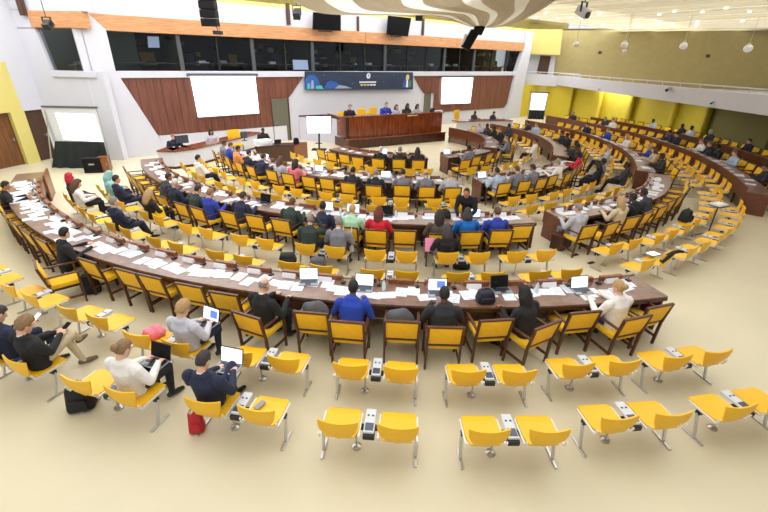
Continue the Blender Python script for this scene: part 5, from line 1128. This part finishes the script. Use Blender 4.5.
# bags and clothes
def bag(loc, rz, w, d, h, mt, label, name='backpack', strap=True):
    t = tag(empty(name, loc, rz), label, 'bag'); m = MB(); m.box((0, 0, h/2), (w, d, h), taper=.72); me = m.mesh('body', mt, min(w, d)*.22, True); obj('body', me, t)
    m = MB(); m.box((0, -d*.48, h*.32), (w*.7, d*.25, h*.45), taper=.85); obj('pocket', m.mesh('pocket', mt, .02, True), t)
    if strap:
        m = MB(); m.tube([(-w*.2, 0, h*.93), (-w*.1, 0, h*1.12), (w*.1, 0, h*1.12), (w*.2, 0, h*.93)], .012, 6); obj('strap', m.mesh('strap', mt), t)
    return t
M_bagblk = mat('black_nylon', (22, 23, 26), .7, bump=.4, bscale=25); M_baggrey = mat('grey_felt_bag', (86, 88, 96), .8, bump=.4, bscale=25)
bag(G(93, 292), .5, .34, .24, .42, M_bagblk, 'black backpack on the floor beside the pulled out armchair')
bag(G(84, 406), .3, .36, .28, .40, M_bagblk, 'black soft bag on the floor below the white topped person')
bag(G(198, 430), .2, .2, .16, .34, mat('red_cloth', (190, 40, 50), .8), 'red bag standing below the navy suited laptop user')
bag(G(684, 221, .45)-Vector((0, 0, 0)), .7, .42, .3, .34, M_bagblk, 'black backpack lying on a twin seat on open floor')
bag(G(461, 268, 0), .1, .42, .24, .28, M_bagblk, 'black bag between twin seats below the hooded person', 'shoulder_bag')
bag(G(288, 262, .45), .1, .40, .24, .22, M_bagblk, 'black jacket bundle on a twin seat behind the dark green suit', 'shoulder_bag', False)
bag(G(318, 266, .45), .1, .38, .24, .2, M_baggrey, 'grey felt bag on a twin seat behind the grey suit', 'shoulder_bag', False)
bag(PT(16.05, 2.6, .752), .1, .34, .24, .22, mat('navy_nylon', (24, 26, 46), .6), 'dark navy handbag on the outermost desk', 'handbag')
bag(PT(11.95, 2.6, .752), .1, .36, .22, .2, M_bagblk, 'black bag on the second ring desk near the bending man', 'handbag')
bag(PT(15.9, 63, .6) if False else G(742, 166, .46), 1.2, .4, .3, .34, M_bagblk, 'black bag on an armchair under the gallery edge', 'shoulder_bag', False)
for (r, t, lab) in ((16.42, -7.4, 'grey coat lying on the armchair seat beside the bright blue suit'), (16.46, -2.5, 'grey coat lying on the armchair seat beside the charcoal suit')):
    m = MB(); m.ell((0, 0, .12), (.24, .13, .19), 18, 12); me = m.mesh('folded_coat', M_baggrey, 0, True)
    for v in me.vertices: v.co.z += .025*math.sin(v.co.x*24)*math.cos(v.co.y*19)
    tag(obj('folded_coat', me, None, PT(r, t, .50), RZ(r, t)), lab, 'coat')
# tote hanging on the mint green person's chair
q = PT(13.32, -8.0, .30); t = tag(empty('tote_bag', q, RZ(13.3, -8)), 'white cotton tote hanging on the armchair behind mint green top', 'bag')
m = MB(); m.box((.0, -.06, .2), (.30, .06, .36), taper=.95); obj('body', m.mesh('body', M_paper, .02), t); m = MB(); m.box((0, -.092, .2), (.09, .004, .13)); obj('print', m.mesh('print', M_bgreen), t)
for s in (-1, 1): m = MB(); m.tube([(s*.09, -.06, .36), (s*.1, -.045, .62)], .014, 6); obj('strap', m.mesh('strap', M_paper), t)
# pink scarf, pink folder, yellow carrier bag
q = G(155, 335, .46); m = MB(); m.ell((0, 0, .05), (.16, .13, .10), 16, 10); me = m.mesh('pink_scarf', mat('pink_wool', (240, 130, 150), .9), 0, True)
for v in me.vertices: v.co += Vector((.02*math.sin(v.co.y*50), .02*math.sin(v.co.x*40), .02*math.sin(v.co.x*33+v.co.y*20)))
tag(obj('scarf', me, None, q, .3), 'bright pink scarf heaped on the twin seat beside lilac top', 'scarf')
q = PE['hood'].location + Matrix.Rotation(PE['hood'].rotation_euler.z, 3, 'Z') @ Vector((-.34, .12, .74)); m = MB(); m.box((0, 0, 0), (.22, .012, .3), rx=-.4); m.box((0, -.008, 0), (.19, .004, .26), rx=-.4); tag(obj('folder', m.mesh('folder', mat('pink_card', (244, 150, 190), .7)), None, q, .1), 'pink folder held by the hooded person', 'folder')
bag(G(160, 218, .46), -.4, .34, .2, .34, mat('yellow_plastic_bag', (250, 214, 20), .4), 'bright yellow carrier bag on a twin seat between outer desks', 'carrier_bag')
m = MB(); m.box((0, 0, .006), (.075, .15, .012)); m.box((0, 0, .013), (.066, .13, .002), mi=1); o = obj('mobile_phone', m.mesh('mobile_phone', [M_lapgrey, M_inkgrey]), None, G(260, 405, .462), -.5); o.location.z = .462; tag(o, 'grey phone lying on the empty yellow twin seat', 'phone')
q = G(653, 254, .50); m = MB(); m.box((0, 0, .008), (.3, .22, .012)); m.box((0, 0, .015), (.26, .18, .002), mi=1); tag(obj('tablet', m.mesh('tablet', [M_lapgrey, M_lapscr]), None, q, .4), 'pale tablet lying on an open floor twin seat', 'tablet')
q = G(672, 254, .72); m = MB(); m.tube([(-.25, .04, -.16), (-.12, .0, -.02), (.05, 0, .03), (.22, -.02, .03), (.34, -.05, .0)], [.05, .06, .045, .04, .03], 8); me = m.mesh('draped_jacket', M_bagblk, 0, True); tag(obj('draped_jacket', me, None, q, .5), 'black jacket draped over an open floor twin seat back', 'jacket')
# music-stand style tripod table
b = G(706, 238); t = tag(empty('tripod_stand', b, .4), 'black tripod stand with flat top on open floor between twin seats', 'stand')
for k in range(3):
    a = 2.1*k+.3; m = MB(); m.tube([(0, 0, .18), (.36*math.cos(a), .36*math.sin(a), .015)], .014, 6); obj('leg', m.mesh('leg', M_blackpl), t)
m = MB(); m.tube([(0, 0, .1), (0, 0, .96)], .017, 8); obj('post', m.mesh('post', M_blackpl), t)
m = MB(); m.box((0, 0, .97), (.42, .34, .02), rx=.0); obj('table_top', m.mesh('table_top', M_blackpl, .005), t)
m = MB(); m.box((0, .0, .032), (.36, .28, .05)); m.box((0, .0, .062), (.26, .2, .012)); tag(obj('projector', m.mesh('projector', M_paper, .01), None, b+Vector((0, 0, .975)), .4), 'white projector resting on the black tripod stand', 'projector')
# stage counter equipment
def monitor(px, py, Y, w, h, lab, z=None):
    q = G(px, py, 1.0); t = tag(empty('desk_monitor', (q.x, q.y, .785), wrz), lab, 'monitor'); m = MB(); m.box((0, 0, .12+h/2), (w, .05, h)); obj('housing', m.mesh('housing', M_black, .01), t)
    m = MB(); m.tube([(0, 0, 0), (0, 0, .14)], .02, 6); m.box((0, 0, .01), (.22, .16, .02)); obj('stand', m.mesh('stand', M_black), t); m = MB(); m.box((0, .027, .12+h/2), (w*.93, .004, h*.9)); obj('screen', m.mesh('screen', M_cscreen), t)
monitor(182, 141, 18.1, .55, .34, 'wide black monitor on the stage counter before the navy suit')
monitor(244, 136, 20.2, .3, .3, 'grey backed monitor on the stage counter near the yellow chair')
q = G(235.5, 135.5, .9); t = tag(empty('stage_chair', (q.x, q.y, 0), wrz), 'yellow backed chair standing empty behind the stage counter', 'chair')
m = MB(); m.box((0, -.24, .9), (.62, .07, .5), rx=.1); obj('backrest', m.mesh('backrest', M_fabric, .02), t); m = MB(); m.box((0, 0, .47), (.56, .5, .09)); obj('seat', m.mesh('seat', M_fabric, .02), t)
for sx in (-1, 1):
    for sy in (-1, 1): m = MB(); m.bar((sx*.24, sy*.2, 0), (sx*.24, sy*.2, .44), .04, .04); obj('leg', m.mesh('leg', M_chairwood), t)
q = at_y(459, 118, crp[0].y+.9); t = tag(empty('stage_chair', (q.x, q.y, 0), wrz), 'yellow backed chair at the counter end beyond the podium', 'chair')
m = MB(); m.box((0, -.24, 1.1), (.5, .07, .6), rx=.1); obj('backrest', m.mesh('backrest', M_fabric, .02), t); m = MB(); m.box((0, 0, .6), (.5, .5, .1)); obj('seat', m.mesh('seat', M_fabric, .02), t); m = MB(); m.tube([(0, 0, 0), (0, 0, .56)], .04); m.box((0, 0, .02), (.5, .5, .03)); obj('base', m.mesh('base', M_blackpl), t)
q = st.location + d1*.05 + d2*.4 + Vector((0, 0, TH+.05)); m = MB(); m.box((0, 0, .12), (.75, .5, .24)); m.box((0, -.26, .12), (.5, .02, .1)); tag(obj('printer', m.mesh('printer', M_paper, .03), None, q, wrz+math.pi), 'white printer on the end of the secretary table', 'printer')
laptop(st.location + d1*.35 + d2*.55 + Vector((0, 0, TH+.056)), wrz, 'grey laptop open on the secretary table', False)
q = st.location + d1*.86 + d2*.55 + Vector((0, 0, TH+.05)); m = MB(); m.box((0, 0, .12), (.26, .2, .22), taper=.8); m.box((0, 0, .25), (.16, .12, .04)); tag(obj('desk_telephone', m.mesh('desk_telephone', M_black, .015), None, q, .5), 'black desk telephone on the secretary table', 'telephone')
laptop(pp(5.75, .5, 1.665), prz, 'open laptop on the podium beside the pale grey member', False)
m = MB(); m.box((0, 0, .02), (.7, .22, .03)); m.box((0, 0, -.02), (.5, .15, .04)); tag(obj('document_tray', m.mesh('document_tray', M_paper, .005), None, pp(6.2, .5, 1.70), prz), 'white document tray at the podium end', 'tray')
for s, lab in ((1.55, 'clear water bottle'), (3.3, 'second water bottle')): pass
rw = random.Random(9)
BOT = MB(); BOT.lathe((0, 0, 0), [(.03, 0), (.033, .02), (.033, .14), (.013, .185), (.013, .21)], 10); BOT = BOT.mesh('water_bottle', mat('clear_plastic', (214, 226, 236), .1), 0, True); CAPm = MB(); CAPm.lathe((0, 0, .21), [(.016, 0), (.016, .02)], 10); CAPm = CAPm.mesh('cap', M_bblue)
for r, t in ((12.1, -33.5), (12.1, -10.3), (12.05, -3.4), (12.1, 8.7), (8.3, -11), (8.3, -5.5), (8.35, 3.2), (8.3, -25.5), (15.8, -3.6), (15.8, 6.2), (4.4, -8), (12.05, 23.6)):
    o = tag(obj('water_bottle', BOT, None, PT(r, t, .7505)), 'small clear water bottle standing on a curved desk', 'bottle', 'water bottles on curved desks'); obj('cap', CAPm, o)
NP = MB(); NP.prism([(-.13, -.04, 0), (-.13, .04, 0), (-.13, 0, .09)], (.26, 0, 0)); NP = NP.mesh('name_plate', M_paper)
for ts, rin, g in ((sA, 15.45, 'name plates on the outermost desk'), (sB, 11.72, 'name plates on the second ring desk'), (sBR, 11.72, 'name plates on second ring across aisle'), (sC, 8.0, 'name plates on third ring desk'), (sCR, 8.0, 'name plates on third ring across aisle')):
    for t in ts:
        if rw.random() < .75: tag(obj('name_plate', NP, None, PT(rin+.17, t-.45*16/rin*.5, .7505), RZ(rin, t)), 'folded white name plate on ' + g.split(' on ')[1] if ' on the ' in g else 'folded white name plate, ' + g.split('plates ')[1], 'name plate', g)

m = MB(); m.box((0, 0, .2), (.55, .34, .40)); o = tag(obj('step_box', m.mesh('step_box', M_deskdark, .01), None, G(560, 247), .75), 'low dark wooden box against the aisle end board', 'box'); m = MB(); m.box((0, 0, .41), (.6, .38, .03)); obj('lid', m.mesh('lid', M_deskfront, .005), o)
# ------------------------------------------------------------------ number the look-alikes of each row from an end one can find
rows_ = {}
for o in list(COL.objects):
    if o.parent is None and o.get('group') and o.name.split('.')[0] in ('armchair', 'twin_seat'): rows_.setdefault((o['group'], o['label']), []).append(o)
for (g, lab), os_ in rows_.items():
    if len(os_) < 2: continue
    th = {o.name: polar(o.location)[1] for o in os_}; hi = max(th.values()); lo = min(th.values())
    if hi <= 14: os_.sort(key=lambda o: -th[o.name]); ref = 'the aisle'
    elif lo < 55 and hi < 56: os_.sort(key=lambda o: th[o.name]); ref = 'the aisle'
    elif g == 'armchairs along the yellow wall' or 'gallery' in g: os_.sort(key=lambda o: th[o.name]); ref = 'the open floor'
    else: os_.sort(key=lambda o: -th[o.name]); ref = 'the stage'
    for i, o in enumerate(os_):
        b_ = lab
        for w_ in (' with grey console', ' with yellow upholstery', ' with yellow back', ' standing', ' drawn up', ' of seats', ' long', ' walnut', ' curved', ' close', ' dark', ' and yellow', ' on open floor', ' the'):
            if len(b_.split()) + 3 + len(ref.split()) - 0 > 15: b_ = b_.replace(w_, '')
        o['label'] = '%s, %s from %s' % (b_, ORD[i], ref)
        if len(o['label'].split()) > 16: print('LONG', o['label'])
